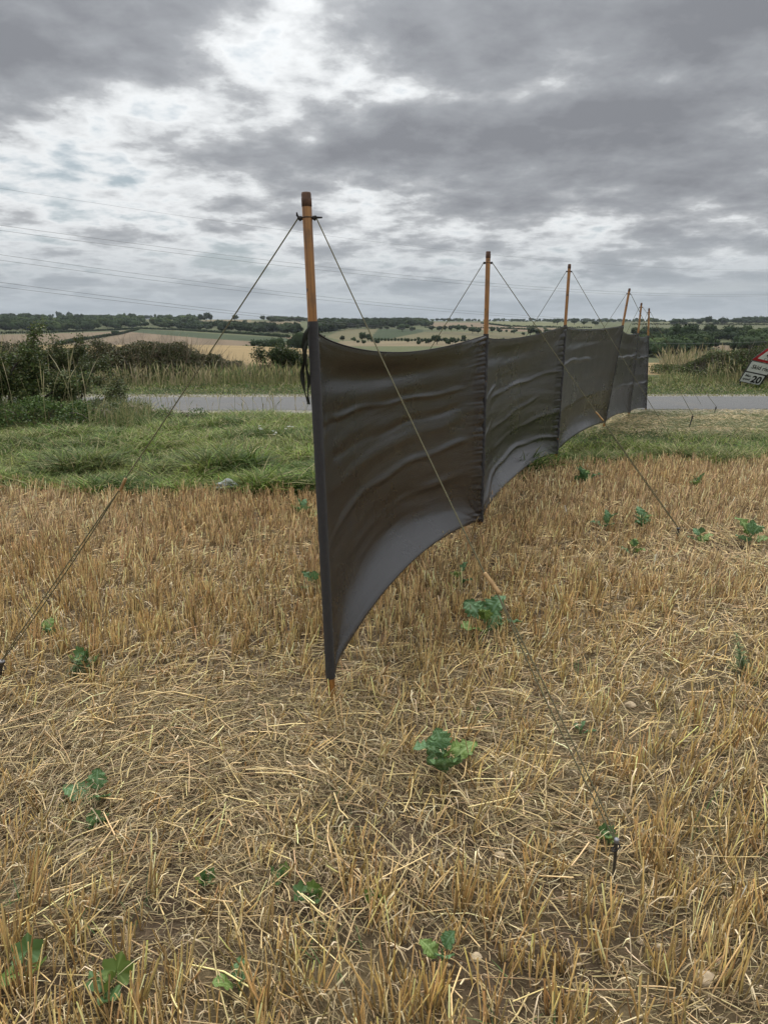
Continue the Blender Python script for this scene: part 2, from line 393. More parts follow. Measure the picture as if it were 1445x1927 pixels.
    s.l.new(vm.outputs[0], p.inputs['Base Color']); p.inputs['Roughness'].default_value = .95; p.inputs['Specular IOR Level'].default_value = .1
    b = s.new('ShaderNodeBump'); b.inputs['Distance'].default_value = .02; s.l.new(n_, b.inputs['Height']); s.l.new(b.outputs[0], p.inputs['Normal'])
    tag(mesh('ground', V, q, C, m), 'stubble field, verge and rolling farmland', kind='structure')
build_ground()

def build_road():
    xs = np.arange(-60, 70.1, .25); n = 17
    m = bpy.data.materials.new('asphalt'); m.use_nodes = True; t = m.node_tree; t.nodes.clear(); s = NG(t)
    p = s.new('ShaderNodeBsdfPrincipled'); out = s.new('ShaderNodeOutputMaterial'); s.l.new(p.outputs[0], out.inputs[0])
    geo = s.new('ShaderNodeNewGeometry').outputs['Position']
    a = s.noise(geo, 60, 3, .7); b = s.noise(geo, .9, 5, .6)
    str_ = s.new('ShaderNodeVectorMath', operation='MULTIPLY'); s.l.new(geo, str_.inputs[0]); str_.inputs[1].default_value = (.12, 2.2, 1); w = s.noise(str_.outputs[0], 1, 4, .6)
    c = s.ramp(a, [(.3, (.035, .035, .035)), (.5, (.085, .083, .080)), (.7, (.19, .186, .178))])
    c = s.mix(s.rng(w, .35, .65, 0, .45), c, (.08, .08, .08, 1)); c = s.mix(s.rng(b, .5, .7, 0, .35), c, (.12, .11, .095, 1))
    s.l.new(c, p.inputs['Base Color']); p.inputs['Roughness'].default_value = .85; p.inputs['Specular IOR Level'].default_value = .2
    bb = s.new('ShaderNodeBump'); bb.inputs['Distance'].default_value = .006; s.l.new(a, bb.inputs['Height']); s.l.new(bb.outputs[0], p.inputs['Normal'])
    y0 = 14.35+.028*np.clip(xs, -20, 30)+(fbm(xs*.8, xs*0, 3, 3)-.5)*.22; y1 = 17.05+.02*np.clip(xs, -20, 30)+(fbm(xs*.8, xs*0+9, 3, 3)-.5)*.2
    tt = np.linspace(0, 1, n); yy = y0[:, None]*(1-tt)+y1[:, None]*tt; xx = np.repeat(xs[:, None], n, 1)
    zz_ = gz(xx, yy)+.006+.03*np.sin(np.pi*tt)
    V = np.stack([xx, yy, zz_], -1).reshape(-1, 3); i = np.arange(len(xs)-1)[:, None]; j = np.arange(n-1)[None]
    q = np.stack([i*n+j, (i+1)*n+j, (i+1)*n+j+1, i*n+j+1], -1).reshape(-1, 4)
    tag(mesh('road', V, q, None, m), 'grey chipped lane crossing behind the windbreak', kind='structure')
build_road()

# ------------------------------------------------------------------ windbreak
POLES = [dict(top=(574, 362), ft=(588.5, 608), fb=(622, 1275), base=(624, 1322), Y=None),
         dict(top=(920, 473), ft=(914, 630), fb=(904, 980), base=(903, 1000), Y=5.3),
         dict(top=(1073, 497), ft=(1063, 613), fb=(1046, 853), base=(1045, 862), Y=8.15),
         dict(top=(1186, 543), ft=(1171, 613), fb=(1137, 795), base=(1136, 800), Y=11.0),
         dict(top=(1208, 570), ft=(1200, 627), fb=(1183, 776), base=(1182.5, 780), Y=13.3),
         dict(top=(1222.5, 580), ft=(1219, 632), fb=(1214.5, 768), base=(1214, 772), Y=14.5)]
POLES[0]['Y'] = G(624, 1322).y
for p in POLES:
    for k in ('top', 'ft', 'fb', 'base'): p[k+'3'] = at(*p[k], p['Y'])
    a, b = p['fb3'], p['ft3']; d = (b-a).normalized()              # one straight axis through the cloth
    p['top3'] = b+d*(p['top3']-b).length
    zg = float(gz(a.x, a.y)); p['base3'] = a+d*((zg-.12-a.z)/d.z); p['d'] = d

m_wood = bpy.data.materials.new('varnished_pine'); m_wood.use_nodes = True
t = m_wood.node_tree; t.nodes.clear(); s = NG(t); p_ = s.new('ShaderNodeBsdfPrincipled'); o_ = s.new('ShaderNodeOutputMaterial'); s.l.new(p_.outputs[0], o_.inputs[0])
oc = s.new('ShaderNodeTexCoord').outputs['Object']; sc_ = s.new('ShaderNodeVectorMath', operation='MULTIPLY'); s.l.new(oc, sc_.inputs[0]); sc_.inputs[1].default_value = (95, 95, 2.2)
gn_ = s.noise(sc_.outputs[0], 1.0, 4, .55, .3)
sc2 = s.new('ShaderNodeVectorMath', operation='MULTIPLY'); s.l.new(oc, sc2.inputs[0]); sc2.inputs[1].default_value = (300, 300, 5); g2 = s.noise(sc2.outputs[0], 1.0, 2, .5)
c = s.ramp(gn_, [(.30, (.10, .036, .011)), (.43, (.24, .108, .026)), (.60, (.34, .165, .044)), (.70, (.18, .070, .018))])
c = s.mix(s.rng(g2, .35, .7, 0, .45), c, (.10, .036, .010, 1)); wn = s.noise(oc, 7, 5, .65); c = s.mix(s.rng(wn, .48, .68, 0, .6), c, (.085, .048, .022, 1)); kn = s.noise(oc, 26, 2, .5); c = s.mix(s.rng(kn, .66, .72, 0, .8), c, (.04, .018, .008, 1)); s.l.new(c, p_.inputs['Base Color']); p_.inputs['Roughness'].default_value = .42
b_ = s.new('ShaderNodeBump'); b_.inputs['Distance'].default_value = .0006; s.l.new(gn_, b_.inputs['Height']); s.l.new(b_.outputs[0], p_.inputs['Normal'])
m_cap = M('dark_pole_end', (.085, .045, .028), rough=.75, var=.4, vscale=60, bump=.001, bscale=200)
m_cord = M('dark_cord', (.025, .022, .02), rough=.85, bump=.0008, bscale=500)

def fabric_mat(name, base, rough, wscale):
    m = bpy.data.materials.new(name); m.use_nodes = True; t = m.node_tree; t.nodes.clear(); s = NG(t)
    p = s.new('ShaderNodeBsdfPrincipled'); out = s.new('ShaderNodeOutputMaterial')
    oc = s.new('ShaderNodeTexCoord').outputs['UV']
    a = s.new('ShaderNodeVectorMath', operation='MULTIPLY'); s.l.new(oc, a.inputs[0]); a.inputs[1].default_value = (7, 90, 1); n1 = s.noise(a.outputs[0], 1, 6, .65)
    n2 = s.noise(oc, 1.6, 5, .6); b = s.new('ShaderNodeVectorMath', operation='MULTIPLY'); s.l.new(oc, b.inputs[0]); b.inputs[1].default_value = (220, 420, 1); n3 = s.noise(b.outputs[0], 1, 3, .6)
    c = s.mix(s.rng(n1, .35, .65), (*[v*.8 for v in base], 1), (*[v*1.2 for v in base], 1)); c = s.mix(s.rng(n2, .4, .7, 0, .5), c, (base[0]*1.25, base[1]*1.15, base[2]*1.1, 1))
    s.l.new(c, p.inputs['Base Color']); s.l.new(s.rng(n2, .3, .7, rough-.05, rough+.08), p.inputs['Roughness']); p.inputs['Specular IOR Level'].default_value = .75
    p.inputs['Sheen Weight'].default_value = .0; p.inputs['Sheen Roughness'].default_value = .5
    bp = s.new('ShaderNodeBump'); bp.inputs['Distance'].default_value = .0016; hh = s.m('ADD', s.m('MULTIPLY', n1, .8), s.m('MULTIPLY', n3, .5)); s.l.new(hh, bp.inputs['Height']); s.l.new(bp.outputs[0], p.inputs['Normal'])
    s.l.new(p.outputs[0], out.inputs[0]); return m
m_fab = fabric_mat('waxed_cloth', (.0100, .0080, .0084), .29, 1)
m_sleeve = fabric_mat('sleeve_cloth', (.012, .0112, .0128), .75, 1)

WB = empty('windbreak', tuple(POLES[0]['base3']+Vector((0, 0, .12))), 'long dark brown cloth windbreak on six orange wooden poles in stubble', 'windbreak')
WBL = np.array(WB.location)
def wbmesh(name, V, q, mat, C=None, uvw=None):
    o = mesh(name, np.asarray(V)-WBL, q, C, mat, WB)
    if uvw is not None:
        ul = o.data.uv_layers.new(name='UVMap'); li = np.empty(len(o.data.loops), np.int32); o.data.loops.foreach_get('vertex_index', li)
        ul.data.foreach_set('uv', np.asarray(uvw, np.float32)[li].ravel())
    return o
def thick(V, nr, nc, th, uvw):
    """give a grid sheet a small thickness (two skins + rim)"""
    Vg = V.reshape(nr, nc, 3); du = np.gradient(Vg, axis=1); dv = np.gradient(Vg, axis=0); N = np.cross(du, dv); N /= np.linalg.norm(N, axis=2, keepdims=True)+1e-12
    B = Vg-N*th; i = np.arange(nr-1)[:, None]; j = np.arange(nc-1)[None]; off = nr*nc
    q = np.stack([i*nc+j, i*nc+j+1, (i+1)*nc+j+1, (i+1)*nc+j], -1).reshape(-1, 4); q2 = q[:, ::-1]+off
    j = np.arange(nc-1); bot = np.stack([j+off, j+1+off, j+1, j], -1); tp = (nr-1)*nc+j; top = np.stack([tp, tp+1, tp+1+off, tp+off], -1)
    return np.vstack([Vg.reshape(-1, 3), B.reshape(-1, 3)]), np.vstack([q, q2, bot, top]), np.vstack([uvw, uvw])

SLEEVE = [1.0, 1.0, 1.0, 1.0, 1.0, 1.0]
PR = .0168
for k, p in enumerate(POLES):
    L = (p['top3']-p['base3']).length; rr = PR if k else PR
    V, q, _ = lathe([(0, 0), (rr*.6, 0), (rr, .03), (rr, L-.046), (rr*.985, L-.045)], 20)
    M_ = p['d'].to_track_quat('Z', 'X')
    po = mesh('pole', V, q, None, m_wood, WB); po.location = p['base3']-WB.location; po.rotation_mode = 'QUATERNION'; po.rotation_quaternion = M_
    V, q, _ = lathe([(rr*.9, L-.047), (rr*1.05, L-.045), (rr*1.05, L-.02), (rr*.98, L-.018), (rr*1.0, L-.006), (rr*.9, L), (0, L+.001)], 20)
    mesh('pole_cap', V, q, None, m_cap, po)
    # eye screws / cord knots just under the cap
    zc = L-(.080 if k == 0 else .075); th = np.linspace(0, 2*np.pi, 13)
    P = np.stack([np.cos(th)*rr*1.12, np.sin(th)*rr*1.12, np.full(13, zc)], -1)[None]
    prt = [tubes(P*[.93, .93, 1], .0016, 6, (1, 1, 1))]
    for sgn in (-1, 1):
        pk = np.array([[sgn*rr, 0, zc], [sgn*(rr+.008), 0, zc-.003], [sgn*(rr+.016), 0, zc+.002]])
        prt.append(tubes(pk[None], np.array([[.006, .009, .005]]), 8, (1, 1, 1)))
        if k == 0: prt.append(tubes(np.array([[[sgn*(rr+.012), 0, zc], [sgn*(rr+.018), 0, zc+(.008 if sgn < 0 else -.001)], [sgn*(rr+(.018 if sgn < 0 else .034)), -.004, zc+(.016 if sgn < 0 else -.002)]]]), np.array([[.003, .004, .003]]), 6, (1, 1, 1)))
    mesh('cord_knot', *cat(prt)[:2], None, m_cord, po)
    p['ring3'] = p['base3']+p['d']*zc

def seglen(a, b): return (Vector(a)-Vector(b)).length
def panel(k):
    a, b = POLES[k], POLES[k+1]; rng = np.random.default_rng(90+k)
    nc, nr = (210, 240) if k < 2 else (110, 100)
    u = np.linspace(0, 1, nc); v = np.linspace(0, 1, nr); Uu, Vv = np.meshgrid(u, v)
    A0, A1, B0, B1 = [np.array(t) for t in (a['fb3'], a['ft3'], b['fb3'], b['ft3'])]
    L = np.linalg.norm(B0-A0); H = np.linalg.norm(A1-A0)
    Pt = (A0*(1-Vv[..., None])+A1*Vv[..., None])*(1-Uu[..., None])+(B0*(1-Vv[..., None])+B1*Vv[..., None])*Uu[..., None]
    e1 = (B0-A0)/L; n = np.cross(e1, [0, 0, 1.]); n /= np.linalg.norm(n)       # towards the viewer's side
    if n @ (np.array([0, 0, 1.5])-A0) < 0: n = -n
    sag_t = [.115, .075, .045, .06, .045][k]; ba = [.24, .20, .13, .11, .07][k]
    arch = 4*Uu*(1-Uu)
    au = np.where(Uu < .5, np.sin(np.pi*np.clip(Uu, 0, 1))**.62, np.sin(np.pi*Uu)**.8)
    # free top and bottom edges: top sags, bottom is drawn up a little
    dz = -sag_t*au*sstep(.55, 1, Vv) + [.080, .075, .05, .035, .03][k]*arch*(1-sstep(0, .5, Vv))
    prof = 1-.64*np.exp(-(Vv/.075)**1.4)-.35*sstep(.70, 1, Vv)+.22*np.exp(-((Vv-.90)/.06)**2)*(1-.6*Uu)
    dn = -ba*au*prof
    # long drag wrinkles that arch from pole to pole
    s_ = Uu*L; h = Vv*H; warp = h-.10*np.sin(np.pi*Uu)-.10*Uu+.05*(fbm(s_*1.5, h*1.2, 7+k, 3)-.5)
    w1 = fbm(s_*.55+k*9, warp*5.2, 20+k, 3)-.5; w2 = fbm(s_*1.4+k*5, warp*13, 30+k, 3)-.5; w3 = fbm(s_*6, h*9, 33+k, 3)-.5
    dn = dn+w1*.020*au**.5+w2*.0045*au**.4+w3*.0016
    def crease(pts, amp, wid, off=0.0):
        us = [q[0] for q in pts]; vs = [q[1] for q in pts]; c = np.interp(Uu, us, vs); m_ = sstep(us[0]-.03, us[0]+.03, Uu)*(1-sstep(us[-1]-.06, us[-1]+.04, Uu))
        dd = (Vv-c-.006*np.sin(Uu*23+k))*H/wid; ph = pts[0][1]*37+k*11; mod = .25+1.3*fbm(Uu*5+ph, Uu*0+ph, 9, 3)*(.5+.5*np.sin(Uu*9+ph)**2); up = dd > 0
        return .8*amp*m_*mod*np.where(up, np.exp(-(dd/1.1)**2), np.exp(-(dd/.8)**2))
    if k == 0:
        dn = dn+crease([(.0, .66), (.04, .69), (.10, .73), (.16, .745), (.4, .755), (.9, .74)], .011, .022)
        dn = dn+crease([(.16, .60), (.3, .60), (.45, .61), (.9, .64)], -.008, .03)
        dn = dn+crease([(.0, .25), (.08, .31), (.2, .37), (.35, .40), (.6, .43), (.92, .46)], .012, .026)
        dn = dn+crease([(.1, .50), (.4, .52), (.9, .58)], .007, .04)
        dn = dn+crease([(.25, .2), (.5, .26), (.95, .28)], .008, .04)
    elif k == 1:
        dn = dn+crease([(0, .52), (.12, .60), (.24, .66), (.3, .675)], .013, .017)
        dn = dn+crease([(.26, .61), (.5, .63), (.7, .64), (1, .67)], .011, .024)
        dn = dn+crease([(0, .27), (.1, .38), (.27, .46)], .012, .017); dn = dn+crease([(.27, .40), (.5, .43), (.8, .49)], .009, .024)
        dn = dn+crease([(.1, .03), (.25, .10), (.6, .15), (1, .14)], .013, .024); dn = dn+crease([(.3, .25), (.6, .3), (1, .34)], .01, .03)
        dn = dn+.004*np.exp(-((Uu-.27-.01*np.sin(Vv*9))*L/.006)**2)*(1-sstep(.6, .7, Vv))
    elif k == 2: dn = dn+crease([(0, .66), (.1, .70), (.3, .72), (.6, .70)], .018, .02)+crease([(0, .3), (.5, .33), (1, .36)], .008, .03)
    else: dn = dn+crease([(0, .70), (.5, .69), (1, .72)], .018, .022)+crease([(0, .34), (.5, .33), (1, .36)], .018, .022)
    # small crumpled nick and puckers where the cloth is gathered at a pole
    if k == 0: dn = dn+.008*np.exp(-((Uu-.125)*L/.012)**2-((Vv-.715-.25*(Uu-.125))*H/.05)**2)
    for cu_, cv_ in ((0, 0), (0, 1), (1, 0), (1, 1)):      # tension creases fanning out of the four tied corners
        du_ = np.abs(Uu-cu_)*L; dv_ = np.abs(Vv-cv_)*H; an_ = np.arctan2(dv_, du_+1e-6); rr_ = np.hypot(du_, dv_)
        dn = dn+.010*(fbm(an_*5.5+k*3+cu_*7, rr_*1.5+cv_*5, 44, 2)-.5)*2*np.exp(-(rr_/.30)**1.5)*sstep(0, .05, rr_)*sstep(0, .02, rr_)
    eh = np.minimum(h, H-h); dn = dn+.0016*(1-sstep(.026, .030, eh))-.0012*np.exp(-((eh-.026)/.0022)**2)      # turned and stitched hems
    puck = vnoise(h*62, s_*3, 50+k)-.5
    amp = {0: .016, 1: .014, 2: .007, 3: .006, 4: .006}[k]
    dn = dn+puck*amp*np.exp(-((1-Uu)*L/.07))*sstep(0, .02, Vv)
    if k: dn = dn+(vnoise(h*50, s_*3, 58+k)-.5)*.007*np.exp(-(Uu*L/.05))
    edge = np.sin(np.pi*np.clip(Uu, 0, 1))
    Pt = Pt+dn[..., None]*n+np.stack([0*dz, 0*dz, dz], -1)
    # the seam leaves the pole on the viewer's side
    Pt = Pt+n*(PR*.9)*((1-sstep(0, .05, Uu))+(sstep(.95, 1, Uu)))[..., None]
    uvw = np.stack([s_+k*3, h], -1).reshape(-1, 2)
    Vx, q, uvw = thick(Pt.reshape(-1, 3), nr, nc, .0012, uvw)
    wbmesh('cloth_panel', Vx, q, m_fab, None, uvw)
    # hem cord along top edge
    o = wbmesh('hem', *tubes(Pt[-1:, ::2], .0035, 6)[:2], m_cord, None)
for k in range(5): panel(k)
for k, p in enumerate(POLES):      # sleeves sewn round the poles
    nr, nc = 200, 25; a, b = np.array(p['fb3']), np.array(p['ft3']); Lh = np.linalg.norm(b-a); d = (b-a)/Lh
    # direction along the cloth line
    q0 = POLES[min(k+1, 5)]['fb3']-POLES[max(k-1, 0)]['fb3']; e = np.array((q0.x, q0.y, 0)); e /= np.linalg.norm(e); e = e-d*(e@d); e /= np.linalg.norm(e); n = np.cross(e, d)
    th = np.linspace(0, 2*np.pi, nc); T_, Hh = np.meshgrid(th, np.linspace(-.004 if k else 0, Lh+.006, nr))
    rr = PR+.002+(.0022 if k == 0 else .006)*(fbm(Hh*(18 if k == 0 else 30)+k, T_*.9, 70+k, 3)-.4)*(1 if k == 0 else 1.6)
    ex = .006*np.clip(np.cos(T_), 0, 1)**3 if k == 0 else 0
    P = a+Hh[..., None]*d+((rr+ex)*np.cos(T_))[..., None]*e+(rr*np.sin(T_))[..., None]*n
    i = np.arange(nr-1)[:, None]; j = np.arange(nc-1)[None]; q = np.stack([i*nc+j, i*nc+j+1, (i+1)*nc+j+1, (i+1)*nc+j], -1).reshape(-1, 4)
    wbmesh('pole_sleeve', P.reshape(-1, 3), q, m_sleeve, None, np.stack([T_*.1, Hh], -1).reshape(-1, 2))
# loose tie tapes at the first pole
def tape(pts, w, mat):
    P = np.array([tuple(at(x, y, yy)) for x, y, yy in pts]); tt = np.linspace(0, 1, len(P)); t2 = np.linspace(0, 1, 40)
    P = np.stack([np.interp(t2, tt, P[:, i]) for i in range(3)], -1)
    for _ in range(3): P[1:-1] = (P[:-2]+2*P[1:-1]+P[2:])/4
    ang = 1.2*np.sin(t2*7+pts[0][0]); S = np.stack([np.cos(ang), np.sin(ang), 0*ang], -1)
    V = np.stack([P-S*w, P+S*w, P+S*w+[0, .0012, 0], P-S*w+[0, .0012, 0]], 1).reshape(-1, 3)
    i = np.arange(39)[:, None]*4; j = np.arange(4)[None]; j2 = (j+1) % 4; q = np.stack([i+j, i+j2, i+4+j2, i+4+j], -1).reshape(-1, 4)
    return V, q, np.tile([.3, .3, .3], (len(V), 1))
m_tape = M('tie_tape', (.018, .020, .015), rough=.7, trans=.15)
y0 = POLES[0]['Y']
wbmesh('tie_tape', *tape([(583, 612, y0-.03), (576, 625, y0-.03), (571, 650, y0-.02), (573, 680, y0-.02), (568, 700, y0), (571, 725, y0), (574, 740, y0), (580, 756, y0)], .0085, m_tape)[:2], m_tape)
wbmesh('tie_tape', *tape([(577, 640, y0-.035), (573, 665, y0-.03), (578, 700, y0-.01), (583, 715, y0), (579, 735, y0), (581, 761, y0)], .0075, m_tape)[:2], m_tape)

# ------------------------------------------------------------------ guy ropes, toggles, pegs
def peg(ptop, pbot, r, label, group, headlight=False, spike=True):
    t = Vector(ptop); b = Vector(pbot); L = (t-b).length
    e = empty('ground_peg', tuple(b), label, 'tent peg', group)
    V, q, _ = lathe([(.0005, -.10), (r*.5, -.03), (r*.8, .02), (r, L*.6), (r, L-.012)], 10)
    mesh('peg_shaft', orient(V, (0, 0, 0), t-b), q, None, m_metal, e)
    V, q, _ = lathe([(r*.9, L-.014), (r*1.5, L-.012), (r*1.55, L-.003), (r*1.2, L), (0, L+.0005)], 12)
    mesh('peg_head', orient(V, (0, 0, 0), t-b), q, None, m_head if headlight else m_metal, e)
    V, q, _ = tubes(np.array([[[math.cos(a)*r*1.9, math.sin(a)*r*1.9, L-.03+.01*math.cos(a)] for a in np.linspace(0, 6.28, 12)]]), .0022, 6)
    mesh('rope_loop', orient(V, (0, 0, 0), t-b), q, None, m_cord, e)
    return e
def guy(p0, p1, label, group, frac=None, r=.0019, toglen=.10, sag=.02, twist=(.012, 0, 0)):
    p0, p1 = Vector(p0), Vector(p1); e = empty('guy_rope', tuple(p1), label, 'rope', group)
    def line(a, b, sg, n=24, off=(0, 0, 0), r_=r):
        t = np.linspace(0, 1, n)[:, None]; P = np.array(a)*(1-t)+np.array(b)*t; P[:, 2] -= (4*t*(1-t))[:, 0]*sg
        P = P+np.array(off)*np.sin(np.pi*t)**.5
        return tubes((P-np.array(p1))[None], r_, 6, (.11, .10, .055) if True else None)
    if frac is None:
        mesh('cord', *cat([line(p0, p1, sag)]), m_rope, e); return
    pm = p0.lerp(p1, frac); pm.z -= sag*.8; d = (p1-p0).normalized(); pe = pm+d*toglen
    off = Vector(twist)
    V = cat([line(p0, pm, sag*.3), line(pm+d*.01, p1, .006, off=tuple(off*.9)), line(pe+off*.5, p1, .002, off=tuple(-off*.35))])
    Pq = np.array([[0, 0, 0]])
    mesh('cord', *V, m_rope, e)
    # wooden toggle: a flat bar, rounded ends
    w, h = .008, .006
    V, q, _ = lathe([(0, 0), (.6, .0), (.95, .03), (1, .1), (1, .9), (.95, .97), (.6, 1), (0, 1)], 12); V = V*np.array([w, h, toglen])
    qd = (pe+off*.9-pm).to_track_quat('Z', 'Y'); V = V @ np.array(qd.to_matrix()).T + np.array(pm-p1)
    mesh('toggle', V, q, None, m_toggle, e)
m_rope_dark = m_cord
def gpt(px, py, h=0.0, ymin=.6):
    p = G(px, py, ymin); p.z += h; return p
def pegat(tx, ty, bx, by, label, r=.007, head=False, lift=.0):
    b = G(bx, by); t = at(tx, ty, b.y-.0); 
    peg(t, b, r, label, 'ground pegs holding the guy ropes', head); return t
PG = 'guy ropes of the windbreak'
t1 = pegat(1160, 1578, 1152, 1668, 'dark metal peg with bright round head in the right foreground stubble', .0047, True)
guy(POLES[0]['ring3']+Vector((.03, 0, 0)), t1-Vector((0, 0, .012)), 'cord from the nearest pole down to the peg in the right foreground', PG, .617, .0021, .078, .02, (.02, 0, 0))
t2 = pegat(4, 1243, -3, 1290, 'dark peg at the left edge of the stubble', .010)
guy(POLES[0]['ring3']+Vector((-.03, 0, 0)), t2, 'cord from the nearest pole down to the left edge of the field', PG, .53, .0024, .06, .012, (.006, 0, -.01))
t3 = pegat(1275, 993, 1276, 1022, 'upright dark peg right of the second pole beside green weeds', .008)
guy(POLES[1]['ring3']+Vector((.03, 0, 0)), t3, 'cord from the second pole, with a pale toggle, down to the right', PG, .555, .003, .085, .012, (.012, 0, 0))
b = G(628, 938); guy(POLES[1]['ring3']+Vector((-.03, 0, 0)), b, 'cord from the second pole going down left behind the cloth', PG, None, .0026)
pegat(577, 932, 577, 947, 'small dark stake in stubble just left of the cloth', .007)
t4 = pegat(1290, 868, 1283, 880, 'short black peg tilted at the edge of the green grass', .010)
guy(POLES[2]['ring3']+Vector((.03, 0, 0)), t4, 'cord from the third pole down right to the grass edge', PG, None, .003)
b = G(850, 850); guy(POLES[2]['ring3']+Vector((-.03, 0, 0)), b, 'cord from the third pole going down left behind the cloth', PG, None, .0028)
t5 = pegat(1303, 782, 1296, 804, 'leaning dark peg on the dry strip near the lane', .011)
guy(POLES[3]['ring3']+Vector((.03, 0, 0)), t5, 'cord from the fourth pole down right to the dry strip', PG, None, .0035)
b = G(1010, 800); guy(POLES[3]['ring3']+Vector((-.03, 0, 0)), b, 'cord from the fourth pole going down left behind the cloth', PG, None, .003)
t6 = pegat(1347, 765, 1343, 778, 'farthest right peg close to the road edge', .010)
guy(POLES[4]['ring3']+Vector((.03, 0, 0)), t6, 'cord from the fifth pole down right to the road edge', PG, None, .0033)
b = G(1100, 775); guy(POLES[4]['ring3']+Vector((-.03, 0, 0)), b, 'cord from the fifth pole going down left behind the cloth', PG, None, .003)
b = G(1319, 762); guy(POLES[5]['ring3']+Vector((.03, 0, 0)), b, 'cord from the last pole down right over the road edge', PG, None, .003)
b = G(1150, 768); guy(POLES[5]['ring3']+Vector((-.03, 0, 0)), b, 'cord from the last pole going down left behind the cloth', PG, None, .0028)

# ------------------------------------------------------------------ stubble, straw, litter
def fieldpts(n, rng, y0=.75, y1=8.6, wide=.62, bias=1.0):
    """random points of the stubble field, by area, in a wedge a little wider than the view"""
    y = np.sqrt(rng.uniform(y0**2, y1**2, n)) if bias == 1 else (rng.uniform(y0**bias, y1**bias, n))**(1/bias)
    x = rng.uniform(-1, 1, n)*(wide*y+1.35)
    k = y < edge_y(x, y)+rng.normal(0, .05, n); return x[k], y[k]
def flatness(x, y):
    """0 = stalks stand, 1 = trampled flat"""
    f = .35*sstep(.40, .62, fbm(x*.8+3, y*.9, 101, 3))
    f = f+.9*np.exp(-(((x+.9)/1.0)**2+((y-2.55)/.55)**2))+.55*np.exp(-(((x-.1)/1.5)**2+((y-2.0)/.45)**2))
    f = f+.6*np.exp(-(((x-1.9)/1.0)**2+((y-3.3)/.6)**2))+.6*np.exp(-(((x-2.6)/1.0)**2+((y-4.6)/.45)**2))+.5*np.exp(-(((x-1.0)/.8)**2+((y-2.9)/.4)**2))
    return np.clip(f, 0, 1)
def bare(x, y):
    b = 0
    for bx, by, s_ in [(1150, 1780, .12), (640, 1840, .10), (880, 1850, .14), (1090, 1400, .13), (1180, 1340, .12), (290, 1760, .1)]:
        p = G(bx, by); b = b+np.exp(-((x-p.x)**2+((y-p.y))**2)/s_**2)
    return np.clip(b*.8+.4*sstep(.66, .74, fbm(x*2, y*2, 111, 3)), 0, 1)
GREEN = np.array([.10, .15, .05])
def standing(n_cl, seed):
    rng = np.random.default_rng(seed)
    cx, cy = fieldpts(n_cl, rng, bias=1.75)
    # pull the clumps onto drill rows
    ra = math.radians(24); rx, ry = math.cos(ra), math.sin(ra); s_ = cx*rx+cy*ry; t_ = -cx*ry+cy*rx; sp = .125
    s_ = np.round(s_/sp)*sp+rng.normal(0, .034, len(s_)); cx = s_*rx-t_*ry; cy = s_*ry+t_*rx
    fl = flatness(cx, cy); keep = (rng.random(len(cx)) > fl*.80) & (rng.random(len(cx)) > bare(cx, cy)*.9); cx, cy, fl = cx[keep], cy[keep], fl[keep]
    m_ = rng.integers(2, 10, len(cx)); idx = np.repeat(np.arange(len(cx)), m_); n = len(idx)
    x = cx[idx]+rng.normal(0, .013, n); y = cy[idx]+rng.normal(0, .013, n)
    lx = rng.normal(0, .16, len(cx)); ly = rng.normal(0, .12, len(cx))
    lean = fl[idx]*.9
    dx = lx[idx]+rng.normal(0, .13, n)+lean*rng.normal(.35, .5, n); dy = ly[idx]+rng.normal(0, .13, n)+lean*rng.normal(.1, .5, n)
    h = np.clip(rng.normal(.095, .028, len(cx))[idx]+rng.normal(0, .022, n), .025, .19)*(1+.25*np.clip(1.8-y, 0, 1))
    h = h*(1-.35*rng.random(n)*(fl[idx] > .4))
    z = gz(x, y)-.004
    d = np.stack([dx, dy, np.ones(n)], -1); d /= np.linalg.norm(d, axis=1, keepdims=True)
    b = np.stack([x, y, z], -1); bend = rng.normal(0, .05, (n, 3))*[1, 1, 0]; tp = b+d*h[:, None]; md = b+d*(h*.5)[:, None]+bend*h[:, None]*.3
    P = np.stack([b, md, tp], 1)
    r = rng.uniform(.0012, .0023, n)*(1+.10*np.clip(y-2, 0, 6)); R = r[:, None]*np.array([1.05, 1.0, .85])
    tint = fbm(x*.7, y*.7, 121, 3)[:, None]
    base = np.array([.52, .350, .130])*(1-tint)+np.array([.57, .425, .205])*tint
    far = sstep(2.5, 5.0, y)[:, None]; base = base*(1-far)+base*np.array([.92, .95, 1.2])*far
    C = base*np.exp(rng.normal(0, .38, (n, 1)))*(1+rng.normal(0, .05, (n, 3))); old = rng.random(n) < .26; C[old] *= [.55, .5, .45]
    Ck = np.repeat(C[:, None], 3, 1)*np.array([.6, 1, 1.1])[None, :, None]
    return tubes(P, R, 4, np.clip(Ck, .01, .85))
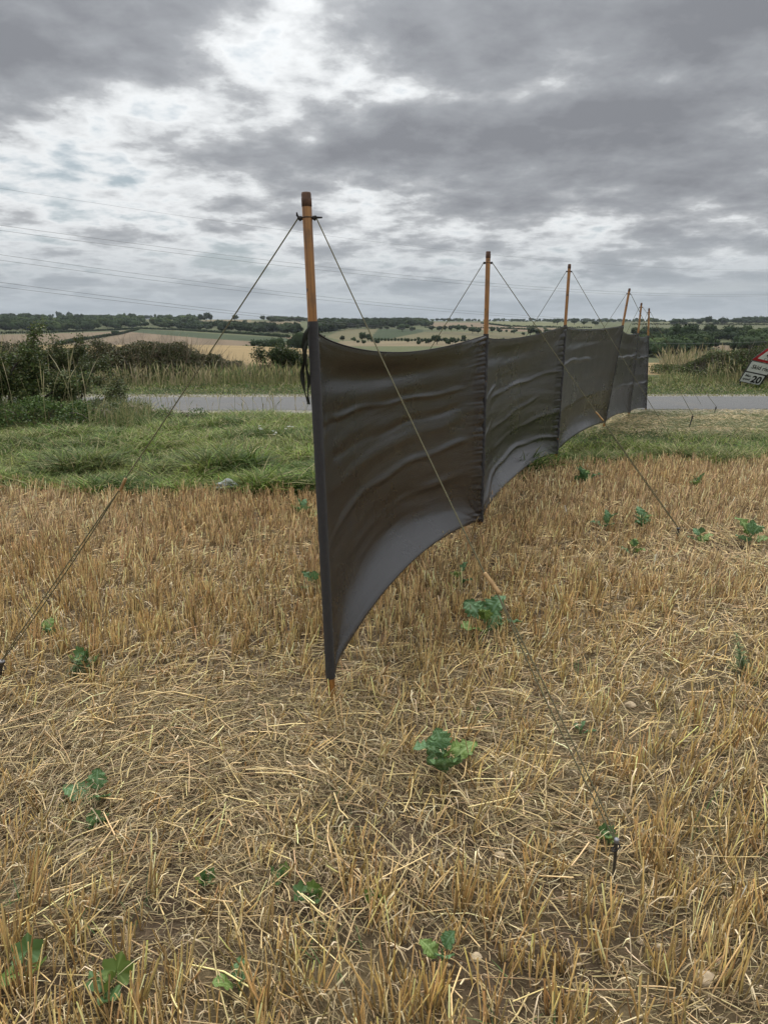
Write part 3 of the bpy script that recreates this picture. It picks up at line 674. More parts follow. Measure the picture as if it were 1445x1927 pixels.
def lying(n, seed, lmin, lmax, rmin, rmax, y1=8.6, bias=1.6, zmax=.03, col=(.52, .385, .185), dark=.34, dirn=None, lift=.0):
    rng = np.random.default_rng(seed); x, y = fieldpts(n, rng, y1=y1, bias=bias)
    w = .30+.70*flatness(x, y)+.15*rng.random(len(x)); w = w*(1-.75*bare(x, y)); k = rng.random(len(x)) < w; x, y = x[k], y[k]; n = len(x)
    # straw lies in swathes: direction from a slow field plus spread
    a = (fbm(x*.55, y*.55, 131, 2)-.5)*5+.45+rng.normal(0, .75, n)
    L = rng.uniform(lmin, lmax, n); fl = flatness(x, y); z = gz(x, y)+rng.random(n)**1.5*zmax*(1+1.2*fl)+.002
    el_ = rng.normal(0, .16, n)+.04+lift*rng.random(n)
    d = np.stack([np.cos(a)*np.cos(el_), np.sin(a)*np.cos(el_), np.sin(el_)], -1)*L[:, None]
    b = np.stack([x, y, z], -1); bend = rng.normal(0, .05, (n, 3))*L[:, None]; bend[:, 2] = np.abs(bend[:, 2])
    P = np.stack([b-d*.5, b+bend, b+d*.5], 1); P[:, :, 2] = np.maximum(P[:, :, 2], gz(P[:, :, 0], P[:, :, 1])+.0015)
    r = rng.uniform(rmin, rmax, n)*(1+.08*np.clip(y-2, 0, 6)); R = np.repeat(r[:, None], 3, 1)
    C = np.array(col)*np.exp(rng.normal(0, .30, (n, 1)))*(1+rng.normal(0, .04, (n, 3))); old = rng.random(n) < dark; C[old] *= [.5, .47, .45]
    return tubes(P, R, 3 if rmax < .0011 else 4, np.clip(C, .01, .85))
def curls(n, seed, y1=4.5):
    """dry leaf blades: thin curling ribbons"""
    rng = np.random.default_rng(seed); x, y = fieldpts(n, rng, y1=y1, bias=1.5); k = rng.random(len(x)) > bare(x, y)*.6; x, y = x[k], y[k]; n = len(x)
    a = rng.uniform(0, 6.28, n); L = rng.uniform(.03, .13, n); kk = 5; t = np.linspace(0, 1, kk)[None]
    cu = rng.normal(0, 2.2, n)[:, None]; el_ = rng.uniform(-.1, .9, n)[:, None]; ang = a[:, None]+cu*t
    st = L[:, None]/kk; px_ = x[:, None]+np.cumsum(np.cos(ang)*st, 1); py_ = y[:, None]+np.cumsum(np.sin(ang)*st, 1)
    pz = gz(x, y)[:, None]+.004+rng.random(n)[:, None]*.03+L[:, None]*np.sin(el_)*np.sin(t*np.pi*rng.uniform(.6, 1.1, n)[:, None])
    P = np.stack([px_, py_, np.maximum(pz, gz(px_, py_)+.002)], -1); W = rng.uniform(.0009, .0024, n)[:, None]*np.array([.8, 1, .9, .6, .15]); S = rng.normal(size=(n, 3)); S[:, 2] *= .6; S /= np.linalg.norm(S, axis=1, keepdims=True)
    C = np.array([.44, .35, .21])*np.exp(rng.normal(0, .25, (n, 1)))*(1+rng.normal(0, .03, (n, 3)))
    return ribbons(P, W, S, np.clip(C, .01, .8))
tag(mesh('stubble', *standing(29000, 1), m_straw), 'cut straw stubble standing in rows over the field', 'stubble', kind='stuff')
tag(mesh('loose_straw', *cat([lying(42000, 2, .05, .21, .0012, .0022), lying(60000, 3, .02, .09, .0006, .0012, y1=6.5, zmax=.018, col=(.34, .25, .125), dark=.42),
    lying(60000, 5, .008, .035, .0005, .0010, y1=4.2, zmax=.010, col=(.30, .23, .125), dark=.42), lying(70000, 7, .012, .07, .0006, .0013, y1=2.7, zmax=.022, col=(.36, .275, .14), dark=.42), lying(5000, 6, .08, .22, .0011, .0018, zmax=.05, lift=.9)]), m_straw),
    'loose cut straw lying over the soil between stubble', 'straw', kind='stuff')
tag(mesh('dry_leaf_blades', *curls(16000, 4), m_straw), 'curled dry straw leaves among the stubble', 'straw', kind='stuff')

# ------------------------------------------------------------------ grass
def blades(x, y, L, W, C, rng, droop=1.0, k=5, z=None, lean=.5):
    n = len(x); a = rng.uniform(0, 6.28, n); t = np.linspace(0, 1, k)[None, :, None]
    d0 = np.stack([np.cos(a)*lean, np.sin(a)*lean, np.ones(n)], -1)*rng.uniform(.6, 1.2, (n, 1)); d0 = d0/np.linalg.norm(d0, axis=1, keepdims=True)
    hd = np.stack([np.cos(a), np.sin(a), -.6*np.ones(n)], -1)*(droop*rng.uniform(.25, 1.0, n))[:, None]
    b = np.stack([x, y, (gz(x, y) if z is None else z)-.005], -1)[:, None]
    P = b+(d0[:, None]*t+hd[:, None]*t*t)*L[:, None, None]
    S = np.stack([-np.sin(a), np.cos(a), rng.normal(0, .3, n)], -1); S /= np.linalg.norm(S, axis=1, keepdims=True)
    Wk = W[:, None]*np.array([.8, 1, .85, .55, .08])[None, :k]
    return ribbons(P, Wk, S, C)
GR = [np.array(c) for c in [(.085, .128, .021), (.150, .180, .038), (.034, .070, .013), (.30, .26, .13)]]
def grasscol(x, y, rng, dryp=.08, s=.9):
    t = fbm(x*s, y*s, 141, 4)[:, None]; u = fbm(x*2.6, y*2.6, 151, 3)[:, None]
    C = GR[0]*(1-t)+GR[1]*t; C = C*(1-.75*sstep(.45, .65, u))+GR[2]*.75*sstep(.45, .65, u); bp = (.28*sstep(.52, .68, fbm(x*.7+9, y*1.1, 155, 3)))[:, None]; C = C*(1-bp)+np.array([.15, .135, .06])*bp
    C = C*np.exp(rng.normal(0, .42, (len(x), 1)))*(1+rng.normal(0, .07, (len(x), 3))); d = rng.random(len(x)) < dryp*1.5; C[d] = GR[3]*np.exp(rng.normal(0, .2, (d.sum(), 1)))
    return np.clip(C, .01, .7)
def verge(seed, n, x0, x1, y0, y1, lfun, droop, dryp, keepf=None, w=.0035):
    rng = np.random.default_rng(seed); x = rng.uniform(x0, x1, n); y = rng.uniform(y0, y1, n)
    k = y > edge_y(x, y)-.03+rng.normal(0, .06, n)
    if keepf is not None: k &= keepf(x, y, rng)
    x, y = x[k], y[k]; L = lfun(x, y)*rng.uniform(.6, 1.25, len(x)); W = rng.uniform(.6, 1.3, len(x))*w
    return blades(x, y, L, W, grasscol(x, y, rng, dryp), rng, droop)
def tuft(x, y): return .55+.85*sstep(.36, .68, fbm(x*1.9, y*1.9, 161, 3))
keepL = lambda x, y, rng: (y < 13.1+.5*(fbm(x, y, 3, 2)-.5)) & (rng.random(len(x)) < np.clip(1.5-sstep(.55, .7, fbm(x*1.1, y*1.1, 171, 3))*.9, 0, 1))
tag(mesh('verge_grass', *cat([
    verge(21, 120000, -10, 1.6, 6.2, 13.4, lambda x, y: (.18+.10*sstep(7.4, 6.6, y))*tuft(x, y), 1.0, .13, keepL, .0042),
    verge(22, 40000, -10, 1.6, 6.2, 7.6, lambda x, y: .27*tuft(x, y), .9, .04, None, .0055),
    verge(23, 34000, 1.2, 10, 7.0, 10.6, lambda x, y: (.10+.10*sstep(9.0, 8.0, y))*tuft(x, y), .9, .18, lambda x, y, rng: rng.random(len(x)) < 1.15-sstep(9.2, 10.6, y)),
    verge(24, 26000, 1.6, 10, 7.3, 9.0, lambda x, y: .19*tuft(x, y), .9, .05, lambda x, y, rng: rng.random(len(x)) < .15+sstep(.42, .6, fbm(x*.9, y*.9, 181, 3))*.85, .0045),
    ]), m_grass), 'long green grass on the near verge', 'grass', kind='stuff')
# thin dry mown strip beyond the grass on the right
rng = np.random.default_rng(31); n = 42000; x = rng.uniform(.8, 11, n); y = rng.uniform(9.6, 14.5, n)
k = rng.random(n) < sstep(9.6, 11.0, y)*(.25+.75*sstep(14.6, 12.6, y)); x, y = x[k], y[k]; n = len(x); a = rng.uniform(0, 6.28, n); L = rng.uniform(.03, .12, n)
b = np.stack([x, y, gz(x, y)+.008+.012*rng.random(n)], -1); d = np.stack([np.cos(a), np.sin(a), rng.normal(.12, .2, n)], -1)*L[:, None]
C = np.array([.50, .39, .21])*np.exp(rng.normal(0, .25, (n, 1))); C *= (.45+.75*fbm(x*1.2, y*1.6, 77, 3))[:, None]; C[rng.random(n) < .35+.4*(fbm(x*.8, y*.8, 78, 3) > .52)] = [.11, .13, .04]
tag(mesh('mown_straw', *tubes(np.stack([b-d*.5, b+[0, 0, .004], b+d*.5], 1), .0022, 3, C), m_straw), 'pale mown grass and straw strewn beside the lane', 'straw', kind='stuff')
# gravel of the road edge and far verge
rng = np.random.default_rng(32); n = 52000; x = rng.uniform(-16, 17, n); y = rng.uniform(17.1, 21.6, n); y += .02*np.clip(x, -20, 30)
L = (.05+.13*sstep(18.0, 21.5, y))*rng.uniform(.7, 1.4, n); C = grasscol(x, y, rng, .22); ed = sstep(17.9, 17.2, y)[:, None]; C = C*(1-ed*.6)+np.array([.26, .22, .10])*ed*.6
tag(mesh('far_verge_grass', *blades(x, y, L, rng.uniform(.005, .010, n), np.clip(C*.78, 0, .7), rng, .8), m_grass), 'short grass on the verge beyond the lane', 'grass', kind='stuff')
# weeds and seedling grass spread in the stubble
rng = np.random.default_rng(33); cx, cy = fieldpts(420, rng, bias=1.6); kk = fbm(cx*.8, cy*.8, 191, 3) > .47; cx, cy = cx[kk], cy[kk]
idx = np.repeat(np.arange(len(cx)), 16); x = cx[idx]+rng.normal(0, .05, len(idx)); y = cy[idx]+rng.normal(0, .05, len(idx))
tag(mesh('seedling_grass', *blades(x, y, rng.uniform(.03, .10, len(x)), rng.uniform(.001, .0022, len(x)), jit((.09, .135, .05), len(x), rng, .25), rng, .8), m_grass), 'thin green seedlings sprouting between the straw', 'weeds', kind='stuff')

# ------------------------------------------------------------------ broad-leaved plants in the stubble
def leaf_mesh(kind, rng, size):
    """leaf lying along +Y from the origin, with its petiole"""
    if kind == 'rape':
        nl, nw = 22, 11; t = np.linspace(0, 1, nl)[:, None]; s_ = np.linspace(-1, 1, nw)[None]
        w = .36*np.sin(np.pi*np.clip(t, .0, 1)**.72)**.75*(1+.13*np.sin(t*34+rng.random()*6)+.05*np.sin(t*61)); w = w*np.where(t < .25, .6+t*1.6, 1)
        x = s_*w; y = .28+t*.85; z = .10*np.abs(s_)*w*2+.045*np.sin(t*17+s_*3+rng.random()*6)*np.abs(s_)+.02*np.sin(t*40)*s_**2-.34*t**2.2*rng.uniform(.3, 1.1)+.20*t
        V = np.stack([x+0*t, y+0*s_, z+0*s_], -1).reshape(-1, 3)
        C = np.tile(np.array([.080, .145, .048]), (nl*nw, 1)); vein = (np.abs(s_+0*t) < .08).ravel() | (np.abs(((t*7+np.abs(s_)*1.4) % 1)-.5) < .07).ravel(); C[vein] = [.16, .25, .13]
    else:
        nl, nw = 9, 33; t = np.linspace(.02, 1, nl)[:, None]; a = np.linspace(-2.85, 2.85, nw)[None]
        r = .5*t*(1+.17*np.cos(a*5.5))*(1+.05*np.cos(a*17)); x = r*np.sin(a); y = .72+r*np.cos(a); z = .12*t*t*np.abs(np.cos(a*2.75))+.08*t*np.sin(a*2+1)+.12
        V = np.stack([x, y, z], -1).reshape(-1, 3); C = np.tile(np.array([.075, .130, .040]), (nl*nw, 1)); vein = (np.abs(np.cos(a*2.75)) > .985).repeat(nl, 0).ravel(); C[vein] = [.13, .21, .09]
    i = np.arange(nl-1)[:, None]; j = np.arange(nw-1)[None]; q = np.stack([i*nw+j, i*nw+j+1, (i+1)*nw+j+1, (i+1)*nw+j], -1).reshape(-1, 4)
    pe = np.array([[[0, 0, 0], [0, .15, .05], [0, .32, .06 if kind == 'rape' else .10], [0, .72 if kind != 'rape' else .55, .10]]]); tb = tubes(pe, np.array([[.018, .015, .012, .008]]), 5, (.10, .17, .07))
    return cat([(V*size, q, C), (tb[0]*size, tb[1], tb[2])])
LV = {}
def leafdata(kind, v):
    if (kind, v) not in LV:
        o = mesh('leaf', *leaf_mesh(kind, np.random.default_rng(v*7+(0 if kind == 'rape' else 50)), 1.0), m_leaf); LV[(kind, v)] = o.data; cc_ = np.empty(len(o.data.vertices)*4, np.float32); o.data.color_attributes['Col'].data.foreach_get('color', cc_); cc_ = cc_.reshape(-1, 4)*np.array([[1, 1, 1, 1], [1.35, 1.15, .8, 1], [.75, .8, .8, 1], [1.1, 1.1, 1.25, 1]][v]); o.data.color_attributes['Col'].data.foreach_set('color', cc_.ravel()); bpy.data.objects.remove(o)
    return LV[(kind, v)]
def plant(px, py, size, kind, n, label, group, seed, tall=0.0):
    p = G(px, py); rng = random.Random(seed); e = empty('weed_plant' if kind != 'rape' else 'broadleaf_plant', tuple(p), label, 'plant', group)
    st = mesh('stem', *tubes(np.array([[[0, 0, -.02], [.004, 0, tall*.5+.01], [0, .004, tall+.012]]]), np.array([[.004, .0035, .002]]), 6, (.09, .15, .06)), m_leaf, e)
    a0 = rng.uniform(0, 6.28)
    for i in range(n):
        o = bpy.data.objects.new('leaf', leafdata(kind, rng.randrange(4))); COL.objects.link(o); o.parent = e
        f = i/max(1, n-1); s_ = size*rng.uniform(.7, 1.15)*(1-.35*f); o.scale = (s_*rng.uniform(.75, 1.25), s_, s_*rng.uniform(.8, 1.5))
        o.location = (0, 0, tall*f*.9+.006); o.rotation_euler = (math.radians(rng.uniform(12, 40)+f*32), rng.uniform(-.3, .3), a0+i*2.4+rng.uniform(-.3, .3))
    return e
PGR = 'self-sown green plants in the stubble'
for a in [(838, 1462, .135, 'rape', 7, 'leafy green plant with large blue-green leaves right of the nearest pole foot', 1, .10),
          (915, 1200, .165, 'rape', 7, 'broad-leaved green plant below the toggle of the right cord', 2, .10),
          (866, 1108, .10, 'rape', 5, 'grey-green plant close under the lower hem of the cloth', 3, .09),
          (186, 1512, .10, 'rape', 3, 'pair of blue-green leaves in the left foreground straw', 4, .02),
          (92, 1200, .085, 'rape', 3, 'small pale green plant near the left edge below the toggle', 5, .04),
          (158, 1262, .07, 'round', 7, 'small bushy weed left of the nearest pole', 6, .05),
          (52, 1840, .075, 'round', 3, 'lobed round leaves at the bottom left corner', 7, .01),
          (210, 1878, .065, 'round', 5, 'low clump of lobed leaves near the bottom left', 8, .01),
          (180, 1560, .042, 'round', 7, 'patch of small round leaves under the blue-green pair', 9, .01),
          (385, 1668, .038, 'round', 6, 'small round-leaved weed left of centre in the foreground', 10, .01),
          (588, 1700, .045, 'round', 6, 'weed with notched leaves low in the middle foreground', 11, .02),
          (525, 1662, .04, 'round', 5, 'tiny weed left of the notched-leaf weed in the foreground', 12, .01),
          (712, 1702, .035, 'round', 4, 'tiny bright weed right of the notched-leaf weed', 13, .01),
          (830, 1820, .07, 'rape', 3, 'narrow dark green leaves at the bottom centre', 14, .04),
          (450, 1868, .06, 'rape', 3, 'single dark green leaf among stalks near the bottom edge', 15, .02),
          (1410, 1028, .17, 'rape', 5, 'large light green plant at the right edge of the field', 16, .07),
          (1204, 995, .13, 'rape', 5, 'bright green plant left of the upright peg', 17, .08),
          (1140, 998, .12, 'rape', 6, 'dusty green plant between the cloth and the bright green one', 18, .07),
          (1310, 925, .12, 'rape', 6, 'green plant behind the upright peg near the grass', 19, .09),
          (1315, 1030, .11, 'rape', 5, 'scraggy green plant just right of the upright peg', 20, .09),
          (1190, 1050, .09, 'rape', 4, 'small upright weed left below the upright peg', 21, .08),
          (1100, 915, .16, 'rape', 7, 'spreading green plant at the grass edge behind the cloth', 22, .07),
          (1140, 1590, .038, 'round', 5, 'green leaves around the bright-headed peg', 24, .02),
          (596, 1112, .11, 'rape', 4, 'green leaves just left of the nearest pole sleeve', 25, .05),
          (570, 975, .13, 'rape', 5, 'grey-green weed by the small stake left of the cloth', 26, .08),
          (1090, 1385, .05, 'rape', 4, 'small green plant beneath the double cord', 27, .03),
          (1100, 1850, .0, '', 0, '', 0, 0)]:
    if a[2]: plant(a[0], a[1], a[2]*1.15, a[3], a[4], a[5], PGR, a[6], a[7])

def wispy(px, py, h, label, seed):
    p = G(px, py); rng = np.random.default_rng(seed); e = empty('weed_plant', tuple(p), label, 'plant', PGR); n = 150
    st = np.cumsum(np.vstack([[0, 0, -.01]]+[[rng.normal(0, .006), rng.normal(0, .006), h/5] for _ in range(6)]), 0)
    t_ = rng.random(n)*5.9; i_ = t_.astype(int); f_ = (t_-i_)[:, None]; b = st[i_]*(1-f_)+st[i_+1]*f_; a = rng.uniform(0, 6.28, n); L = rng.uniform(.02, .06, n)*(1.2-t_/8)
    u_ = np.linspace(0, 1, 4)[None, :, None]; P = b[:, None]+np.stack([np.cos(a), np.sin(a), .7+0*a], -1)[:, None]*u_*L[:, None, None]-np.array([0, 0, .4])*u_**2*L[:, None, None]
    S = np.stack([-np.sin(a), np.cos(a), 0*a], -1); mesh('leaves', *ribbons(P, .0018*np.array([.8, 1, .7, .1])*np.ones((n, 1)), S, jit((.12, .17, .07), n, rng, .2)), m_leaf, e); mesh('stem', *tubes(st[None], .0016, 5, (.14, .18, .08)), m_leaf, e)
wispy(1378, 1262, .16, 'wispy feathery green weed near the right edge', 3); wispy(1395, 1275, .11, 'shorter feathery weed beside the wispy one at the right', 4); wispy(150, 1275, .08, 'feathery green seedling behind the small bushy weed at the left', 5)

# ------------------------------------------------------------------ stones, white plastic, flower heads
IV, IF = ico(3)
def stone(px, py, size, label, seed):
    p = G(px, py); rng = np.random.default_rng(seed); s_ = 1+.35*(fbm(IV[:, 0]*1.6+seed, IV[:, 1]*1.6+IV[:, 2], seed, 3)-.5)*2
    V = IV*s_[:, None]*np.array([1, .8, .6])*size; tag(mesh('stone', V, IF, np.array([.42, .33, .22]), m_stone, loc=None), label, 'stone', 'pale stones in the stubble').location = p+Vector((0, 0, size*.3))
for a in [(1185, 1330, .022, 'pale chalky stone on bare soil right of the cords'), (1326, 1846, .026, 'largest tan stone low on the right'), (1346, 1812, .014, 'small tan stone just above the largest one'),
          (1205, 1775, .010, 'pebble on bare soil below the bright-headed peg'), (940, 1612, .016, 'flat pale stone in the middle foreground'), (895, 1805, .016, 'flat dusty stone at the bottom centre'),
          (1240, 1785, .013, 'rounded stone right of the pebble under the peg')]:
    stone(*a, seed=int(a[0]))
rng = np.random.default_rng(41); x, y = fieldpts(1500, rng, y1=5, bias=1.4); i0, f0 = ico(1); n = len(x); s_ = rng.uniform(.0015, .006, n)
V = (i0[None]*s_[:, None, None]*rng.uniform(.6, 1.2, (n, 1, 3))+np.stack([x, y, gz(x, y)+.001], -1)[:, None]).reshape(-1, 3); q = (f0[None]+np.arange(n)[:, None, None]*len(i0)).reshape(-1, 3)
tag(mesh('pebbles', V, q, np.repeat(jit((.36, .28, .19), n, rng, .25), len(i0), 0), m_stone), 'small pebbles and clods on the soil', 'pebbles', kind='stuff')
# crumpled plastic
p = G(427, 926); V = IV.copy(); nn = fbm(V[:, 0]*3.3+5, V[:, 1]*3.3+V[:, 2]*4, 201, 4); V = V*(.35+1.3*nn)[:, None]*np.array([.11, .055, .04]); V[:, 2] = V[:, 2]*(1+.7*np.exp(-((V[:, 0]+.01)/.04)**2)); V[:, 0] += .02
m_pl = M('white_plastic', (.55, .57, .60), rough=.35, spec=.5, trans=.35, bump=.01, bscale=18)
o = tag(mesh('plastic_bag', V, IF, None, m_pl, smooth=False), 'crumpled white plastic at the edge of the grass on the left', 'rubbish'); o.location = p+Vector((0, -.02, .055))
def umbel(px, py, ph, label, seed):
    p = G(px, py+ph); top = at(px, py, p.y); rng = np.random.default_rng(seed); e = empty('white_flower', tuple(p), label, 'flower', 'white flower heads in the verge grass')
    h = top-p; mesh('stem', *tubes(np.array([[[0, 0, 0], [h.x*.4, 0, h.z*.5], [h.x, 0, h.z]]]), .003, 5, (.12, .17, .07)), m_leaf, e)
    n = 60; sb = rng.integers(0, 4, n); oc_ = rng.normal(0, .028, (4, 3))*[1, 1, .6]; r = np.sqrt(rng.random(n))*.016; a = rng.uniform(0, 6.28, n); P = np.stack([h.x+r*np.cos(a), r*np.sin(a), h.z+.012-r*.15+rng.normal(0, .003, n)], -1)+oc_[sb]
    mesh('flower_head', *leafq(P, .010, jit((.62, .62, .56), n, rng, .08, .02), rng, .9, .8), m_leaf, e)
umbel(489, 805, 26, 'white flower head in grass nearest the lane, leftmost', 1); umbel(516, 817, 22, 'white flower head lowest of the three in the grass', 2); umbel(549, 806, 24, 'white flower head closest to the nearest pole', 3)

# ------------------------------------------------------------------ shrubs and hedges
def branchy(rng, base, dirs, length, r0, depth, seg, spread=.55, up=.1, shrink=.68):
    """returns segment list and twig points"""
    segs = []; tips = []
    def go(p, d, L, r, k):
        n = 4; pts = [p]
        for i in range(n):
            d = (d+Vector((rng.gauss(0, .16), rng.gauss(0, .16), rng.gauss(0, .12)+up*.2))).normalized(); p = p+d*(L/n); pts.append(p)
            if k < depth and i > 0:
                for _ in range(rng.choice([1, 1, 2])):
                    nd = (d+Vector((rng.gauss(0, spread), rng.gauss(0, spread), rng.gauss(0, spread*.8)))).normalized(); go(p, nd, L*shrink*rng.uniform(.6, 1.1), r*.55, k+1)
            if k >= depth-1: tips.append((tuple(p), k))
        for i in range(n): segs.append((pts[i], pts[i+1], r*(1-.5*i/n), r*(1-.5*(i+1)/n)))
    for d in dirs: go(Vector(base), Vector(d).normalized(), length*rng.uniform(.8, 1.1), r0, 0)
    return segs, np.array([t[0] for t in tips])
def segmesh(segs, sides=5, C=(.05, .04, .03)):
    P = np.array([[tuple(a), tuple(b)] for a, b, _, _ in segs]); R = np.array([[a, b] for _, _, a, b in segs]); return tubes(P, R, sides, C)
def clusterleaves(T, per, spread, size, cols, rng, flat=.3):
    i = np.repeat(np.arange(len(T)), per); P = T[i]+rng.normal(0, spread, (len(i), 3)); c = np.array(cols)[rng.integers(0, len(cols), len(i))]
    C = np.clip(c*np.exp(rng.normal(0, .22, (len(i), 1)))*(1+rng.normal(0, .05, (len(i), 3))), .005, .7); return leafq(P, rng.uniform(.6, 1.2, len(i))*size, C, rng, .6, flat)
DK = [(.030, .048, .016), (.045, .065, .02), (.022, .036, .014), (.07, .075, .025)]
def hawthorn(name, base, height, dirs, label, seed, per=10, size=.045, cols=DK, length=None, r0=.04, group=None, up=.1, depth=3, spread=.05, cut=None):
    r = random.Random(seed); rng = np.random.default_rng(seed); e = empty(name, tuple(base), label, 'tree' if 'tree' in name else 'shrub', group)
    segs, T = branchy(r, (0, 0, -.05), dirs, length or height*.5, r0, depth, .1, up=up)
    if cut:
        T = T[T[:, 2] < cut]
    mesh('trunk', *segmesh(segs), m_bark, e)
    mesh('crown', *clusterleaves(T, per, spread, size, cols, rng), m_leaf, e); return e
# big thorn at the left edge, near side of the lane
b0 = G(22, 792); hawthorn('hawthorn_tree', b0, 1.7, [(-.25, .1, 1), (.35, .1, .9), (.05, -.2, 1), (.75, 0, .55), (-.7, .1, .6)], 'dark hawthorn with tangled branches at the left edge by the lane', 5, 22, .05, length=.72, r0=.035, depth=3, spread=.06, cols=[(.055, .08, .024), (.085, .11, .032), (.035, .05, .018), (.11, .115, .04)])
b1 = G(163, 768); hawthorn('bare_sapling', b1, .9, [(.0, 0, 1)], 'thin dark bare sapling between the hawthorn and the lane', 19, 2, .03, length=.62, r0=.016, depth=2, spread=.03)
b2 = at(90, 700, 13.3); b2.z = float(gz(b2.x, b2.y)); hawthorn('hawthorn_tree', b2+Vector((0, 1.0, 0)), 1.5, [(.5, 0, .8), (-.4, 0, .9), (.9, 0, .35), (.1, 0, 1)], 'sprawling hawthorn with arching twigs just right of the edge one', 8, 14, .045, length=.75, r0=.03, depth=3, spread=.05, cols=[(.06, .08, .028), (.09, .095, .035), (.04, .052, .02)])
# low brambles under them
def bramble(px0, px1, py, h, n, label, seed, cols, size=.035, w=.5, canes=60, cc=(.10, .075, .05)):
    rng = np.random.default_rng(seed); a = G(px0, py); b = G(px1, py); e = empty('bramble_patch', tuple(a), label, 'shrub', 'brambles along the near verge')
    t = rng.random(n); P = np.array(a)[None]*(1-t[:, None])+np.array(b)[None]*t[:, None]; env = h*(.45+.55*fbm(t*7, t*0, seed, 3)*1.6)*np.clip(8*t*(1-t), 0.25, 1)
    r = rng.random(n)**.6; P[:, 2] += env*r; P[:, 1] += rng.normal(0, w, n)*np.sqrt(np.clip(1.05-r, 0, 1)); c = np.array(cols)[rng.integers(0, len(cols), n)]
    cl = fbm(P[:, 0]*4, P[:, 2]*5+P[:, 1]*3, seed+1, 2); k = cl > .36; C = np.clip(c*np.exp(rng.normal(0, .25, (n, 1))), .005, .6)
    mesh('leaves', *leafq((P-np.array(a))[k], rng.uniform(.6, 1.3, k.sum())*size, C[k], rng, .65, .3), m_leaf, e)
    t = rng.random(canes); s0 = np.array(a)*(1-t[:, None])+np.array(b)*t[:, None]+rng.normal(0, w*.4, (canes, 3))*[1, 1, 0]-np.array(a); a_ = rng.uniform(0, 6.28, canes); L = rng.uniform(.4, 1.3, canes)*h; u_ = np.linspace(0, 1, 6)[None, :, None]
    P = s0[:, None]+np.stack([np.cos(a_)*L, np.sin(a_)*L*.5, 0*L], -1)[:, None]*u_+np.array([0, 0, 1])*(4*u_*(1-u_*.75))*(h*rng.uniform(.25, .6, canes))[:, None, None]
    mesh('canes', *tubes(P, .0045, 4, cc), m_straw, e)['kind'] = 'stuff'
bramble(-60, 190, 803, .46, 15000, 'dark green bramble patch under the hawthorn at the left', 51, [(.055, .095, .022), (.085, .125, .03), (.03, .055, .015)])
bramble(110, 285, 792, .36, 7000, 'browning bramble patch reaching to the lane on the left', 52, [(.05, .075, .03), (.12, .11, .06), (.035, .055, .02)], cc=(.26, .20, .13), canes=120)
bramble(270, 400, 792, .22, 1300, 'low weeds at the lane edge left of the nearest pole', 53, [(.06, .10, .03), (.09, .12, .04)], .03, .2, 20)
# hedge beyond the lane
def hedge(pts, h, depth, n, label, seed, cols, size=.05, twigs=500, group='hedges beyond the lane', name='hedge', tw=(.09, .075, .055), gap=.34, topn=.28):
    """pts: (px, base py, Y)"""
    rng = np.random.default_rng(seed); W = np.array([tuple(at(px, 700, Y)) for px, Y in pts]); W[:, 2] = gz(W[:, 0], W[:, 1]); a = W[0].copy()
    e = empty(name, tuple(a), label, 'hedge', group); t = rng.random(n)*(len(W)-1); i = np.minimum(t.astype(int), len(W)-2); f = (t-i)[:, None]; P = W[i]*(1-f)+W[i+1]*f
    hh = np.interp(t, np.arange(len(W)), h)*(1-topn+2*topn*fbm(P[:, 0]*1.3, P[:, 0]*0, seed, 4)); r = rng.random(n)**.75; yy = rng.normal(0, depth*.5, n)
    P[:, 1] += yy; P[:, 2] += hh*r*np.clip(1.15-np.abs(yy)/depth*.5, 0, 1); cl = fbm(P[:, 0]*2.2, P[:, 2]*3+P[:, 1]*2, seed+3, 3); k = cl > gap
    top = sstep(.5, 1, r)[:, None]; c = np.array(cols)[rng.integers(0, len(cols), n)]; C = np.clip(c*np.exp(rng.normal(0, .25, (n, 1))), .005, .6)
    mesh('leaves', *leafq((P-a)[k], rng.uniform(.6, 1.3, k.sum())*size, C[k], rng, .6, .2), m_leaf, e)
    t = rng.random(twigs)*(len(W)-1); i = np.minimum(t.astype(int), len(W)-2); f = (t-i)[:, None]; B = W[i]*(1-f)+W[i+1]*f; B[:, 1] += rng.normal(0, depth*.35, twigs)-depth*.2
    hh = np.interp(t, np.arange(len(W)), h)*(1-topn+2*topn*fbm(B[:, 0]*1.3, B[:, 0]*0, seed, 4))*rng.uniform(.6, 1.25, twigs); u_ = np.linspace(0, 1, 5)[None, :, None]
    dr = np.stack([rng.normal(0, .35, twigs), rng.normal(0, .3, twigs), np.ones(twigs)], -1)[:, None]; wob_ = np.cumsum(rng.normal(0, .045, (twigs, 5, 3)), 1); wob_[:, 0] = 0
    Pt = B[:, None]-a+dr*u_*hh[:, None, None]+wob_; mesh('stems', *tubes(Pt, rng.uniform(.003, .009, twigs)[:, None]*np.array([1, .9, .7, .5, .3]), 4, jit(tw, twigs, rng, .3)), m_bark if tw[0] < .05 else m_straw, e)['kind'] = 'stuff'
    return e
hedge([(-160, 21), (0, 21), (120, 21), (200, 21.3), (300, 21.6), (352, 21.8), (415, 22)], [1.15, 1.15, 1.0, 1.05, 1.05, .95, .75], .8, 80000, 'long dark hawthorn hedge beyond the lane on the left', 61, [(.045, .06, .02), (.075, .075, .03), (.035, .045, .016), (.09, .078, .04), (.05, .05, .022)], .055, 900, tw=(.16, .13, .09))
hedge([(345, 21.9), (400, 22), (470, 21.6), (575, 21.5), (620, 21.5)], [.95, .75, .45, .5, .5], .6, 20000, 'low rough weeds and brush between the long hedge and the thorn bush', 64, [(.055, .07, .025), (.08, .075, .035), (.04, .05, .018), (.10, .085, .05)], .05, 900, tw=(.20, .17, .11))
